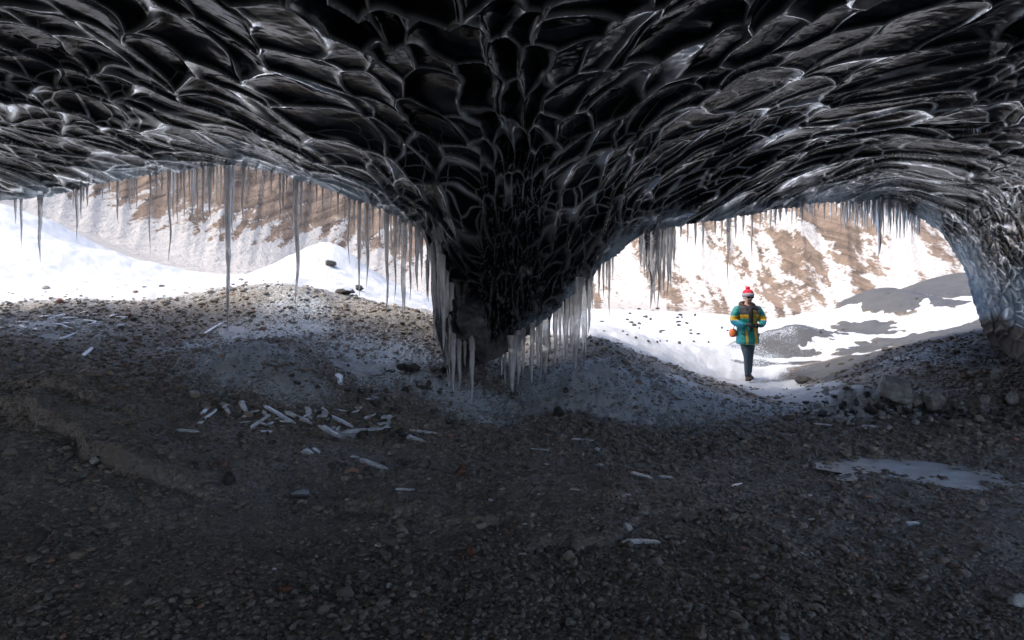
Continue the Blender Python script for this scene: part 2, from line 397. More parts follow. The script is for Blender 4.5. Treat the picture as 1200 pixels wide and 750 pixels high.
# ------------------------------------------------------------------ hills
_caz = np.array([-180, -90, -75, -50, -20, 0, 20, 26, 29.2, 31.2, 32.8, 34.7, 36.5, 38, 42, 60, 180.])
_ccp = np.array([8, 20, 45, 60, 60, 60, 60, 46, 27, 17, 12.4, 8.0, 3.4, 1.5, 1, 1, 6.])
def hill_z(az, r, x, y):
    d = np.degrees(az)
    base = zg(x, y)
    r0 = 40 - 3 * np.sin(az * 3) + 3.5 * noise2(d * .06, d * 0 + .5, 31)
    ramp = np.maximum(0, r - r0)
    lf = sstep(2, -6, d) * 2 - 1
    g = (1 - np.abs(noise2(d * 0.34 - lf * ramp * 0.045, ramp * 0.012, 33))) ** 2
    g2 = (1 - np.abs(noise2(d * 1.0 - lf * ramp * 0.12, ramp * 0.05, 34))) ** 2
    rise = ramp * 0.56 * sstep(0, 10, ramp) + sstep(0, 22, ramp) * ((g - .5) * 2.4 + (g2 - .5) * .7)
    rise = rise + sstep(3, 20, ramp) * (0.9 * fbm2(x * .14, y * .14, 5, 35) + 0.5 * fbm2(x * .5, y * .5, 3, 36))
    # bands of rock on the left hill
    b = sstep(-8, -12, d)
    rise = rise + b * sstep(11, 12.5, rise + 1.2 * noise2(d * .15, d * 0, 37)) * 2.2
    cap = np.interp(d, _caz, _ccp) * (1 + 0.05 * noise2(d * 1.5, d * 0, 38))
    rise = cap * (1 - np.exp(-np.maximum(rise, 0) / cap * 1.4)) * 1.0
    return base + rise, rise, g, g2

# one polar sheet for the near ground, a second one beyond it for the hills
def azis():
    a = np.radians(np.concatenate([np.linspace(-180, -62, 60)[:-1], np.linspace(-62, -41, 90)[:-1], np.degrees(np.arctan(np.linspace(math.tan(R(-41)), math.tan(R(41)), 1150)))[:-1], np.linspace(41, 62, 90)[:-1], np.linspace(62, 180, 60)]))
    return a
AZ = azis()
_rn = np.concatenate([np.linspace(.05, 2.3, 20)[:-1], 1 / np.linspace(1 / 2.3, 1 / 14.0, 640)[:-1], np.exp(np.linspace(math.log(14.0), math.log(36), 160))])
A, RR = np.meshgrid(AZ, _rn)
X = RR * np.sin(A); Y = RR * np.cos(A)
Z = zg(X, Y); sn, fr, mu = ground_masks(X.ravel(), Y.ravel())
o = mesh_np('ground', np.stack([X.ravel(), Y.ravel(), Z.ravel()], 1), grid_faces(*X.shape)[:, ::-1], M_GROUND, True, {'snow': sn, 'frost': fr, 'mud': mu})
tag(o, kind='structure')

_rh = np.concatenate([np.linspace(35.98, 95, 420)[:-1], np.exp(np.linspace(math.log(95), math.log(1400), 40))])
sel = np.concatenate([np.arange(0, 60, 1), np.arange(60, len(AZ) - 60, 2), np.arange(len(AZ) - 60, len(AZ))])
A, RR = np.meshgrid(AZ[sel], _rh)
X = RR * np.sin(A); Y = RR * np.cos(A)
Z, RISE, g1, g2 = hill_z(A, np.minimum(RR, 170), X, Y)
Z[0] = zg(X[0], Y[0]) - 0.05
d = np.degrees(A)
ramp = RR
left = sstep(2, -6, d)
# streaks of snow: downhill to the left on the left hill, downhill to the right on the right one
su = np.where(d < -2, d * .55 - RISE * .32, d * .55 + RISE * .33); sv = np.where(d < -2, RISE * .10 + d * .05, RISE * .07 - d * .05)
strk = fbm2(su * 1.7 + .8 * noise2(d * .3, RISE * .3, 57), sv * 2.2, 5, 51, .65)
strk2 = fbm2(su * 2.6, sv * 2.0, 3, 52, .6)
hl = 1.0 - 0.21 * (RISE - 1.2)
hl = np.where(RISE > 13.5, np.minimum(hl, .1), hl)
snl = hl + .40 * strk * sstep(11, 4, RISE) + .25 * strk2 * sstep(14, 6, RISE)
hr = 0.56 - 0.012 * RISE - .08 * sstep(4, 9, RISE)
snr = hr + .26 * strk + .24 * strk2 + .5 * fbm2(su * .45, RISE * .22 + d * .1, 4, 58, .6) + .2 * (g1 - .5)
snow = snl * left + snr * (1 - left)
tint = sstep(0.1, .7, fbm2(X * .06, Z * .11, 3, 53) + .35) * sstep(6, 10, RISE)
tint = tint * (left * .9 + (1 - left) * .55)
o = mesh_np('hills', np.stack([X.ravel(), Y.ravel(), Z.ravel()], 1), grid_faces(*X.shape)[:, ::-1], M_HILL, True, {'lean': (1 - 2 * left).ravel(), 'snow': snow.ravel(), 'tint': tint.ravel()})
tag(o, kind='structure')

# ------------------------------------------------------------------ the ice cave
RIM = [(-1800,60,2.4),(-760,170,6.0),(-420,215,7.4),(-200,235,8.5),(0,236,9.2),(60,230,9.1),(110,217,9.05),(170,207,9.0),(235,197,9.0),(270,194,8.95),(320,202,8.9),(370,217,8.8),(420,235,8.7),(460,252,8.6),(490,271,8.5),
       (500,292,8.4),(506,320,8.3),(512,370,8.15),(516,412,8.1),(526,440,8.0),(545,437,8.0),(560,430,7.95),(580,421,8.0),(600,408,8.05),(640,374,8.2),(680,336,8.5),(720,300,8.85),(755,273,9.2),(800,263,9.7),(850,257,10.2),(900,248,10.8),(960,239,11.5),(1000,236,11.9),
       (1030,236,12.1),(1055,241,12.2),(1075,252,12.1),(1100,272,11.9),(1118,295,11.6),(1132,320,11.2),(1139,345,10.8),(1145,366,10.55),(1153,388,10.35),(1165,412,10.15)]
INN = [(518,262,7.7),(528,320,7.95),(532,380,7.9),(510,285,8.1),(400,0,3.6),(440,70,4.7),(500,150,6.2),(530,230,7.2),(552,300,7.6),(560,360,7.85),
       (100,0,4.7),(0,0,4.7),(100,80,6.1),(200,150,7.4),(0,120,6.6),(0,190,8.2),(300,100,5.8),(350,170,7.2),(430,200,7.5),(430,130,6.0),(300,20,4.1),(480,240,7.9),
       (900,0,4.6),(700,0,3.7),(1100,0,4.8),(1200,0,4.7),(700,120,5.9),(650,220,7.0),(620,320,7.85),(600,370,7.95),(850,120,7.0),(1000,120,7.3),(850,205,9.1),(1000,190,9.8),(1100,190,9.2),(1200,100,6.2),(1200,200,8.0),(1200,280,8.9),(1160,300,10.2),(1200,350,9.3),(1150,250,10.2),(1200,400,9.4),(1200,432,9.3)]
def dr(v):
    v = v - np.array([0, 0, CAMZ]); r = np.linalg.norm(v); return v / r, r
_pts = [dr(P(*q)) for q in RIM + INN]
for azd, eld, r in [(0,90,1.75),(0,60,2.0),(60,60,2.2),(-60,60,2.2),(120,60,2.3),(-120,60,2.3),(180,60,2.4),(55,25,5.4),(55,5,6.9),(52,-8,7.4),(90,26,5.2),(90,9,7.2),(130,26,5.4),(130,9,7.4),(180,26,5.6),(180,9,7.6),
                    (-130,20,5.6),(-130,-8,7.0),(-105,14,8.0),(-95,30,5.2),(-62,24,6.5),(0,40,2.35)]:
    a, e = R(azd), R(eld)
    _pts.append((np.array([math.sin(a) * math.cos(e), math.cos(a) * math.cos(e), math.sin(e)]), r))
RB = TPS([q[0] for q in _pts], [math.log(q[1]) for q in _pts], 'lin', 1e-3)

_raz = []; _rel = []
for px, py, Yd in RIM:
    v = P(px, py, Yd); _raz.append(math.atan2(v[0], v[1])); _rel.append(math.atan2(v[2] - CAMZ, math.hypot(v[0], v[1])))
_raz = np.array([-math.pi, R(-150), R(-142), R(-118), R(-108)] + _raz[0:] + [R(39.5), R(41), R(46), R(58), R(110), R(150), math.pi])
_rel = np.array([R(21), R(21), R(-13), R(-13), R(6)] + _rel[0:] + [R(-6.5), R(-8), R(-13), R(22), R(22), R(21), R(21)])  # unseen openings at far left, right and behind, added to light the interior
def rim_el(a): return np.interp(a, _raz, _rel)
def dome(a, e):
    d = np.stack([np.sin(a) * np.cos(e), np.cos(a) * np.cos(e), np.sin(e)], -1)
    r = np.exp(RB(d.reshape(-1, 3))).reshape(a.shape)
    return d * r[..., None] + np.array([0, 0, CAMZ])

caz = np.radians(np.concatenate([np.linspace(-180, -70, 56)[:-1], np.linspace(-70, -41, 110)[:-1], np.degrees(np.arctan(np.linspace(math.tan(R(-41)), math.tan(R(41)), 1250)))[:-1], np.linspace(41, 70, 60)[:-1], np.linspace(70, 180, 56)]))
rel = rim_el(caz) + 0.004 * noise2(np.degrees(caz) * 1.1, caz * 0, 61) + 0.0025 * noise2(np.degrees(caz) * 4, caz * 0, 62)
NV = 520
tt = np.concatenate([np.linspace(0, 1, NV)[:-1]])
top = np.arctan(np.maximum(0.53 * np.cos(caz), 0.2))
top = np.maximum(top, rel + .15)
E1 = rel[None, :] + (top - rel)[None, :] * tt[:, None]
ts = np.linspace(0, 1, 46)[:, None]
E2 = top[None, :] + (R(89.8) - top)[None, :] * ts
E = np.vstack([E1, E2]); AA = np.broadcast_to(caz[None, :], E.shape).copy()
B = dome(AA, E)
# tangents and outward normal (into the ice)
ep = 2e-3
du = dome(AA + ep, E) - B; dv = dome(AA, E + ep) - B
nrm = np.cross(du, dv); nrm /= np.maximum(np.linalg.norm(nrm, axis=-1, keepdims=True), 1e-12)
vd = B - np.array([0, 0, CAMZ])
nrm = nrm * np.sign(np.median((nrm * vd).sum(-1)))
x, y, z = B[..., 0], B[..., 1], B[..., 2]
rho = np.hypot(x, y); th = AA
rp = rho + 0.85 * np.maximum(0, 3.9 - z)
# pockets get smaller towards the mouths of the cave
cg = 1.16; pw = 1.28
gq = rp / .68
dg = np.degrees(th)
gd = dg - 5.5 * np.tanh(dg / 10)
sc = (np.clip(rp, 2.5, 12) / 7) ** .95
qx = .33 * gd * (.35 + .65 * sc); qy = gq
skew = np.interp(dg, [-60, -30, -14, -3, 3, 14, 30, 38, 60], [.1, -.2, -.55, -.4, .4, .6, .25, .0, .0])
qx = qx + skew * (gq - 5)
wx = 0.58 * noise2(x * .9, rp * .9, 71) + .12 * noise2(x * 2.6, rp * 2.6, 73); wy = 0.55 * noise2(x * .9 + 40, rp * .9, 72) + .12 * noise2(x * 2.6 + 9, rp * 2.6, 74)
h1, e1, s1 = scallop((qx + wx), (qy + wy), 81)
wr = sstep(6.2, 7.4, x) * sstep(3.5, 2.9, z) * (y > 4)
h3, e3, s3 = scallop(y * 4.2 + x * 1.5 + 1.6 * wx, z * 5.0 + y * 1.4 + 1.6 * wy, 89)
h1 = h1 * (1 - wr) + (.16 * h3 + .6) * wr; e1 = np.where(wr > .5, e3, e1)
h2, e2, s2 = scallop((qx + wx) * 2.1 + 7, (qy + wy) * 2.3 + 3, 85)
size = 0.20 * (6 / np.maximum(rp, 2.5)) ** .25
amp = size * 0.8 * (0.55 + .75 * sstep(-.5, .5, noise2(x * .45, rp * .45, 91)))
wall = sstep(3.2, 1.9, z)                         # low walls: smaller, shallower pockets
fine = np.clip(0.42 * sstep(5.8, 9.2, rho) + .4 * wall, 0, .5)
disp = amp * (h1 - .7) * (1 - .55 * fine) + fine * size * .34 * (h2 - .6)
disp = disp * (1 - .8 * sstep(2.9, 2.0, z) * sstep(2.2, 1.0, np.abs(x + .3)) * (y > 4))
near_ = sstep(.12, -.28, s1)                      # painted ridge highlight is stronger on each pocket's near edge
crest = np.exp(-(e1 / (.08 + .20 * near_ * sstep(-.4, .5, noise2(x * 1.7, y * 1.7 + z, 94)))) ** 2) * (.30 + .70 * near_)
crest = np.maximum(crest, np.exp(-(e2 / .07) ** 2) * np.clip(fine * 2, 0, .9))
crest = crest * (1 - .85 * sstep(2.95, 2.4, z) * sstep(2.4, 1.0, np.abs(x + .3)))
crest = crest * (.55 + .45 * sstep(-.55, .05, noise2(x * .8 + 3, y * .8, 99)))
disp = disp - .16 * amp * np.exp(-(e1 / .14) ** 2)
disp = disp + 0.004 * fbm2(x * 5 + z * 3, y * 5, 3, 93)
disp = disp + .05 * fbm2(x * 4 + y * 2, z * 5, 4, 92) * sstep(2.4, 1.5, z) * sstep(2.0, 1.0, np.abs(x + .4)) * (y > 5)
dz = sstep(0, .03, E - rel[None, :])
steep = sstep(.5, 1.5, np.abs(np.gradient(rel, caz)))[None, :]
dz = np.maximum(dz, steep)
disp = disp * (0.4 + .6 * dz) * sstep(R(88), R(70), E)
C3 = B + nrm * disp[..., None]
px_ = 600 + F * np.tan(np.clip(th, -1.3, 1.3)) * (np.abs(th) < 1.3)
py_ = HY - F * np.tan(E) / np.maximum(np.cos(th), .2)
ed = (E - rel[None, :])
fr = 0.6 * np.exp(-ed / .03) + .25 * np.exp(-ed / .10)
fr = fr + .85 * sstep(6.8, 8.2, x) * sstep(3.4, 1.8, z) * sstep(8.2, 9.4, y)
fr = fr + .35 * sstep(-2.6, -4.2, x) * sstep(9.0, 10.2, y) * (y > 0)
fr = fr + .35 * sstep(.5, 1.5, x) * sstep(8.0, 9.5, y + .4 * x) * sstep(3.2, 1.2, z) * (x < 3)
fr = fr + .5 * sstep(-.75, -1.05, x) * sstep(2.3, 1.6, z) * (x > -2) * (y > 6)
fr = fr * (y > 3) * (0.75 + .5 * noise2(x * 1.5, z * 1.5 + y, 95))
foot = zg(x.ravel(), y.ravel(), False).reshape(x.shape)
di = sstep(.85, .25, z - foot - .25 * noise2(x * 2, y * 2, 96)) * ((th > R(34)) | (th < R(-60)))
di = np.maximum(di, .55 * sstep(.5, .0, z - foot - .7) * (np.abs(x + .5) < 1) * (y > 6))
ni, nj = E.shape
V = [C3.reshape(-1, 3)]; Fq = [grid_faces(ni, nj)]
# the mass of ice above: lip, front face, back and top of the glacier
off = ni * nj; base = C3[0]; hd = np.stack([np.sin(caz), np.cos(caz), 0 * caz], -1)
rows = [base]
nz_ = fbm2(np.degrees(caz) * .2, caz * 0 + 3, 4, 97)
rimr = np.hypot(base[:, 0], base[:, 1])
wlow = sstep(3.1, 2.0, base[:, 2]) * (np.degrees(caz) > -40)
wlow = np.where(np.abs(np.degrees(caz)) > 42, np.maximum(wlow, sstep(1.5, 1.0, base[:, 2])), wlow)
for k, (oi, zi, oo, zo) in enumerate([(.10, .10, .4, .02), (-.05, .45, .9, .12), (-.5, 1.0, 1.5, .5), (-1.3, 1.7, 2.0, 1.4), (-2.4, 2.4, 2.4, 3.0)]):
    o_ = oi * (1 - wlow) + oo * wlow; zz = zi * (1 - wlow) + zo * wlow
    rows.append(base + hd * (o_ * (1 + .3 * nz_))[:, None] + np.array([0, 0, 1.0]) * (zz + (.06 * k * noise2(np.degrees(caz) * .5, caz * 0 + k, 98)))[:, None])
for k, (f_, zz) in enumerate([(.62, GH), (.45, GH * 1.08), (.02, GH * 1.1)]):
    q = base * 1.0; q[:, :2] = hd[:, :2] * (np.maximum(rimr, 7.5) * f_)[:, None]; q[:, 2] = zz + .5 * nz_ * (f_ > .1)
    rows.append(q)
for k in range(len(rows) - 1):
    pass
Rw = np.stack(rows[1:])
V.append(Rw.reshape(-1, 3))
f0 = grid_faces(2, nj); f0 = np.where(f0 < nj, f0, f0 - nj + off)
Fq.append(f0[:, ::-1]); Fq.append((grid_faces(len(Rw), nj) + off)[:, ::-1])
nb = Rw.shape[0] * nj
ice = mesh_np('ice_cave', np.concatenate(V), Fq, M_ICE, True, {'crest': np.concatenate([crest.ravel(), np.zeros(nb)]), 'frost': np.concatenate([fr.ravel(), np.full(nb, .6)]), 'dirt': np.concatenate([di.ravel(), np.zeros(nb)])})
tag(ice, 'black scalloped glacier ice vault arching over the whole cave with two mouths', 'ice cave')
def iceY(px, py):
    v = P(px, py, 1.0); a_ = np.array([math.atan2(v[0], v[1])]); e_ = np.array([math.atan2(v[2] - CAMZ, math.hypot(v[0], v[1]))])
    return float(dome(a_, e_)[0, 1])
def rimY(px): return float(np.interp(px, [q[0] for q in RIM], [q[2] for q in RIM]))
# ------------------------------------------------------------------ gravel too many to count: one object
def ico():
    t = (1 + 5 ** .5) / 2
    v = np.array([(-1,t,0),(1,t,0),(-1,-t,0),(1,-t,0),(0,-1,t),(0,1,t),(0,-1,-t),(0,1,-t),(t,0,-1),(t,0,1),(-t,0,-1),(-t,0,1)], float)
    f = np.array([(0,11,5),(0,5,1),(0,1,7),(0,7,10),(0,10,11),(1,5,9),(5,11,4),(11,10,2),(10,7,6),(7,1,8),(3,9,4),(3,4,2),(3,2,6),(3,6,8),(3,8,9),(4,9,5),(2,4,11),(6,2,10),(8,6,7),(9,8,1)])
    return v / np.linalg.norm(v[0]), f
IV, IF = ico()
def gravel(n, smin, smed, ssig, smax, y0, y1, seed, powr=0.0, thresh=None):
    g = np.random.default_rng(seed)
    Yv = np.exp(g.uniform(math.log(y0), math.log(y1), n)); Xv = g.uniform(-1.02, 1.02, n) * Yv
    cl = fbm2(Xv * .8, Yv * .8, 3, seed)
    keep = cl > (thresh if thresh is not None else -9)
    sn, fr, mu = ground_masks(Xv, Yv)
    keep &= g.uniform(0, 1, n) > np.clip(np.maximum(sn * 1.15, sstep(.35, .7, fr + .3 * noise2(Xv * 4, Yv * 4, 77)) * .5), 0, .97)
    Xv = Xv[keep]; Yv = Yv[keep]; fr = fr[keep]; n = len(Xv)
    s = np.clip(np.exp(g.normal(math.log(smed), ssig, n)), smin, smax) * (Yv / 4) ** powr
    sc = s[:, None] * np.stack([g.uniform(.8, 1.4, n), g.uniform(.7, 1.1, n), g.uniform(.45, .8, n)], 1)
    V = IV[None] * (1 + g.uniform(-.22, .22, (n, 12, 1)))
    V = V * sc[:, None, :]
    a = g.uniform(0, 6.283, n); b = g.normal(0, .35, n)
    ca, sa, cb, sb = np.cos(a), np.sin(a), np.cos(b), np.sin(b)
    x, y, z = V[..., 0], V[..., 1], V[..., 2]
    y, z = y * cb[:, None] - z * sb[:, None], y * sb[:, None] + z * cb[:, None]
    x, y = x * ca[:, None] - y * sa[:, None], x * sa[:, None] + y * ca[:, None]
    zz = zg(Xv, Yv) + sc[:, 2] * g.uniform(-.1, .55, n)
    V = np.stack([x + Xv[:, None], y + Yv[:, None], z + zz[:, None]], -1).reshape(-1, 3)
    Fc = (IF[None] + (np.arange(n) * 12)[:, None, None]).reshape(-1, 3)
    shade_moraine = ground_masks(Xv, Yv)[2]
    base = np.clip(np.exp(g.normal(math.log(.25), .5, n)), .05, .55) * (1 - .75 * shade_moraine)  # foreground stones darkened with the same painted shade
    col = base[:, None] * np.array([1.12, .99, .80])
    w_ = g.uniform(0, 1, n)
    fz = (sstep(.25, .7, fr) * g.uniform(0, 1, n))[:, None]
    col = col * (1 - fz) + np.array([.62, .68, .73]) * fz
    col[w_ < .10] = base[w_ < .10, None] * np.array([1.35, 1.0, .7])
    col[w_ < .025] = base[w_ < .025, None] * np.array([1.7, .8, .5])
    col[w_ > .985] = np.array([.30, .30, .29])
    return V, Fc, np.repeat(col, 12, 0)
parts = [gravel(16000, .010, .017, .4, .06, 6.0, 11.5, 107, .3),gravel(34000, .005, .0095, .40, .03, 2.2, 9.5, 101, .6), gravel(11000, .010, .016, .35, .04, 2.2, 11.5, 102, .6, -.05), gravel(900, .02, .028, .35, .055, 2.4, 11.5, 103, .4, .0),
         gravel(1500, .02, .03, .4, .06, 9.5, 30, 104, .3, -.1)]
vs_, fs_, cs_ = [], [], []; k0 = 0
for v, f, c_ in parts:
    vs_.append(v); fs_.append(f + k0); cs_.append(c_); k0 += len(v)
o = mesh_np('gravel', np.concatenate(vs_), np.concatenate(fs_), M_STONE, False, {'col': np.concatenate(cs_)})
tag(o, 'grey and brown gravel strewn over the cave floor', 'gravel', kind='stuff')

# frozen puddle: a level sheet of grey ice lying in a shallow basin
m = N('grey_puddle_ice')
nz = m.noise(3.0, 6, .6); n2 = m.noise(24, 5, .65)
c = m.mix(m.ramp(nz, .35, .65), (.42, .42, .41), (.62, .62, .61))
c = m.mix(m.ramp(m.math('ADD', nz, m.math('MULTIPLY', n2, .35)), .70, .78), c, (.62, .66, .69))
M_PUD = m.set(col=c, rough=m.ramp(n2, .3, .7, .32, .6), nrm=m.bump(n2, .3, .01), ior=1.31)
c0 = P(1125, 546, 5.7)
an = np.linspace(0, 2 * math.pi, 97)[:-1]
rr = np.linspace(0, 1, 14)[1:]
wob = 1 + .34 * noise2(np.cos(an) * 2.2, np.sin(an) * 2.2, 7) + .06 * noise2(np.cos(an) * 7, np.sin(an) * 7, 8)
px_s = c0[0] + .05 + 1.5 * rr[:, None] * (np.cos(an) * wob)[None]; py_s = c0[1] + .56 * rr[:, None] * (np.sin(an) * wob)[None]
lvl = float(np.quantile(zg(px_s, py_s), .50)) 
V = np.concatenate([[[c0[0] + .05, c0[1], lvl]], np.stack([px_s, py_s, lvl + .006 * noise2(px_s * 5, py_s * 5, 3) * 0], -1).reshape(-1, 3)])
tri = np.stack([np.zeros(96, int), 1 + np.arange(96), 1 + (np.arange(96) + 1) % 96], 1)
o = mesh_np('frozen_puddle', V, [tri, grid_faces(13, 96, True) + 1], M_PUD, True); tag(o, kind='structure')

# ------------------------------------------------------------------ rocks one can tell apart
def subdiv(v, f):
    d = {}; nv = list(map(tuple, v)); nf = []
    def mid(a, b):
        k = (min(a, b), max(a, b))
        if k not in d:
            p = np.array(nv[a]) + np.array(nv[b]); nv.append(tuple(p / np.linalg.norm(p))); d[k] = len(nv) - 1
        return d[k]
    for a, b, c in f:
        x, y, z = mid(a, b), mid(b, c), mid(c, a)
        nf += [(a, x, z), (b, y, x), (c, z, y), (x, y, z)]
    return np.array(nv), np.array(nf)
S1 = subdiv(IV, IF); S2 = subdiv(*S1); S3 = subdiv(*S2); S4 = subdiv(*S3)
def noise3(v, s, seed):
    return (noise2(v[:, 0] * s + v[:, 2] * s * .7, v[:, 1] * s + 3.1, seed) + noise2(v[:, 1] * s + 7.7, v[:, 2] * s + v[:, 0] * .4 * s, seed + 1) + noise2(v[:, 2] * s, v[:, 0] * s + v[:, 1] * .5 * s + 1.3, seed + 2)) / 1.7
def rock_mesh(seed, sx, sy, sz, hi=False):
    g = np.random.default_rng(seed)
    v, f = (S4 if hi else S3); v = v.copy()
    for _ in range(11):                                   # flat broken faces
        nrm = g.normal(size=3); nrm /= np.linalg.norm(nrm); c_ = g.uniform(.5, .85)
        d = v @ nrm - c_; v = v - np.maximum(d, 0)[:, None] * nrm * .93
    v = v * (1 + .10 * noise3(v, 1.6, seed) + .05 * noise3(v, 4.2, seed + 5) + (.025 * noise3(v, 11, seed + 9)))[:, None]
    return v * np.array([sx, sy, sz]), f
def rock(px, py, w_px, h_px, mat, label=None, group=None, seed=0, sink=.3, rz=None, hi=False):
    p = floor_at(px, py); s = p[1] / F
    a, b = w_px * s / 2, h_px * s / 2 / (1 - sink * .5)
    v, f = rock_mesh(seed, a, a * .85, b, hi)
    t = rz if rz is not None else (seed * 1.7) % 6.28
    ca, sa = math.cos(t), math.sin(t)
    if rz is None: v = np.stack([v[:, 0] * ca - v[:, 1] * sa, v[:, 0] * sa + v[:, 1] * ca, v[:, 2]], 1)
    o = mesh_np('rock', v, f, mat, True, loc=(p[0], p[1] + a * .3, p[2] + b * (1 - sink)))
    tag(o, label, 'rock', group); return o
RK = 'rocks lying on the cave floor'
rock(1057, 475, 44, 36, M_ROCK_GREY, 'biggest pale grey boulder at the edge of the gravel bank, right of the path', RK, 3, .18, hi=True)
rock(1096, 483, 30, 26, M_ROCK_GREY, 'second pale grey boulder, just right of the biggest one on the bank edge', RK, 8, .2, hi=True)
rock(1077, 477, 17, 15, M_ROCK_GREY, 'small grey rock wedged between the two pale grey boulders', RK, 11, .2)
rock(1065, 478, 10, 9, M_ROCK_GREY, 'little grey stone leaning on the biggest boulder', RK, 12, .2)
rock(1156, 472, 11, 13, M_ROCK_GREY, 'upright pale stone in the muddy bank right of both boulders', RK, 14, .2)
rock(1188, 474, 15, 15, M_ROCK_GREY, 'rounded pale stone in the muddy bank, farthest right of the bank edge', RK, 15, .2)
rock(1130, 444, 11, 9, M_ROCK_TAN, 'small rust brown stone on top of the gravel bank above the boulders', RK, 16, .2)
rock(1168, 446, 15, 10, M_ROCK_GREY, 'low grey rock on the bank near the foot of the right ice wall', RK, 17, .3)
rock(655, 490, 22, 14, M_ROCK_DARK, 'dark wet rock at the foot of the frosty mound right of the ice pillar', RK, 21, .3)
rock(943, 449, 19, 9, M_ROCK_DARK, 'flat dark stone on the snowy path right of the walker', RK, 22, .4)
rock(1018, 484, 12, 12, M_ROCK_DARK, 'dark stone standing among small stones left of the biggest boulder', RK, 23, .2)
rock(335, 696, 17, 13, M_ROCK_RED, 'rust red stone on the dark foreground gravel', RK, 24, .3)
rock(427, 694, 13, 8, M_ROCK_TAN, 'flat tan stone to the right of the rust red one in the foreground', RK, 25, .3)
rock(553, 652, 15, 12, M_ROCK_RED, 'dull red brown stone in the centre foreground', RK, 26, .3)
rock(541, 558, 20, 13, M_ROCK_RED, 'brownish lump below the lone icicles of the pillar', RK, 27, .3)
rock(352, 585, 28, 12, M_ROCK_FROST, 'dark stone with a frosted top on the floor below the broken ice', RK, 28, .35)
rock(438, 476, 16, 13, M_ROCK_FROST, 'rounded frosted stone left of the pillar foot', RK, 29, .25)
rock(478, 437, 30, 15, M_ROCK_FROST, 'frosted rock heap against the left side of the ice pillar', RK, 30, .2)
rock(496, 455, 24, 11, M_ROCK_FROST, 'low frosted rock under the icicles at the left foot of the pillar', RK, 31, .25)
rock(44, 640, 17, 24, M_ROCK_DARK, 'upright dark stone in the left foreground', RK, 32, .2)
rock(110, 545, 11, 9, M_ROCK_GREY, 'pale stone on the mud ledge at the left', RK, 33, .2)
rock(268, 568, 17, 15, M_ROCK_DARK, 'dark stone at the right end of the mud ledge', RK, 34, .25)
rock(228, 548, 11, 8, M_ROCK_DARK, 'small dark stone just behind the mud ledge', RK, 35, .25)
rock(90, 655, 22, 10, M_ROCK_TAN, 'flat tan stone right of the upright dark stone', RK, 36, .35)
rock(1195, 712, 24, 16, M_ROCK_GREY, 'pale grey stone at the right edge of the foreground', RK, 37, .3)
rock(672, 664, 14, 11, M_ROCK_TAN, 'tan stone below the long ice stick in the foreground', RK, 38, .3)
rock(736, 621, 14, 9, M_ROCK_GREY, 'grey stone just above the long ice stick in the foreground', RK, 39, .3)
rock(455, 690, 9, 7, M_ROCK_GREY, 'little grey stone right of the flat tan one', RK, 40, .3)
rock(150, 372, 9, 6, M_ROCK_RED, 'small rusty stone on the gravel slope under the left mouth', RK, 41, .3)
for k in range(120):                                      # stones washed together in the stream bed before the boulders
    px, py = random.gauss(1010, 48), 483 + random.gauss(0, 8.5)
    if not (930 < px < 1130): continue
    rock(px, py, random.uniform(4, 13), random.uniform(3, 8.5), random.choice((M_ROCK_GREY, M_ROCK_DARK, M_ROCK_GREY, M_ROCK_FROST)), 'small grey stone among many in the stream bed before the boulders', 'stones in the stream bed', 200 + k, .3)
for k in range(46):                                       # lumps along the foot of the right bank
    px, py = random.uniform(1085, 1205), random.gauss(492, 6)
    rock(px, py, random.uniform(4, 11), random.uniform(3, 8), random.choice((M_ROCK_DARK, M_ROCK_DARK, M_ROCK_FROST)), 'small dark lump along the foot of the right gravel bank', 'lumps along the bank foot', 400 + k, .3)
for k in range(44):                                       # dark stones on the snow slope beyond the right mouth
    px, py = random.gauss(775, 45), random.uniform(362, 404)
    if not 690 < px < 860: continue
    rock(px, py, random.uniform(3, 8), random.uniform(1.6, 3.2), M_ROCK_DARK, 'small dark stone on the snow slope beyond the right mouth', 'stones on the outer snow slope', 500 + k, .6)
for px, py, w_, h_, lb in ((386, 312, 17, 9, 'dark stone poking from the snow mound beyond the left mouth'), (405, 345, 26, 9, 'long dark stone in the snow below the snow mound'), (420, 340, 12, 7, 'small dark stone right of the long one in the snow')):
    rock(px, py, w_, h_, M_ROCK_FROST if w_ == 26 else M_ROCK_DARK, lb, 'stones in the snow beyond the left mouth', 620 + int(px), .4)
for k in range(70):                                       # loose lumps left of the pillar
    px, py = random.gauss(450, 70), random.uniform(430, 560)
    rock(px, py, random.uniform(4, 12), random.uniform(3, 8), random.choice((M_ROCK_FROST, M_ROCK_DARK, M_ROCK_DARK)), 'loose dark lump of frozen mud on the floor left of the pillar', 'frozen mud lumps', 700 + k, .35)
# ------------------------------------------------------------------ icicles
def lathe(pts, rad, seg=9, seed=0, wob=.12):
    n = len(pts); a = np.linspace(0, 2 * math.pi, seg + 1)[:-1]
    g = np.random.default_rng(seed); ph = g.uniform(0, 9)
    ring = np.stack([np.cos(a), np.sin(a), 0 * a], -1)
    V = []
    for i in range(n):
        q = 1 + wob * noise2(np.cos(a) * 1.1 + ph + i * .13, np.sin(a) * 1.1 + ph, seed % 97)
        V.append(pts[i] + ring * (rad[i] * q)[:, None])
    V = np.concatenate(V + [np.array([pts[0], pts[-1]])])
    f = grid_faces(n, seg, True)
    k = np.arange(seg)
    c0_ = np.stack([np.full(seg, n * seg), (k + 1) % seg, k], 1); c1_ = np.stack([np.full(seg, n * seg + 1), (n - 1) * seg + k, (n - 1) * seg + (k + 1) % seg], 1)
    return V, [f[:, ::-1], c0_[:, ::-1], c1_[:, ::-1]]
_ic = [0]
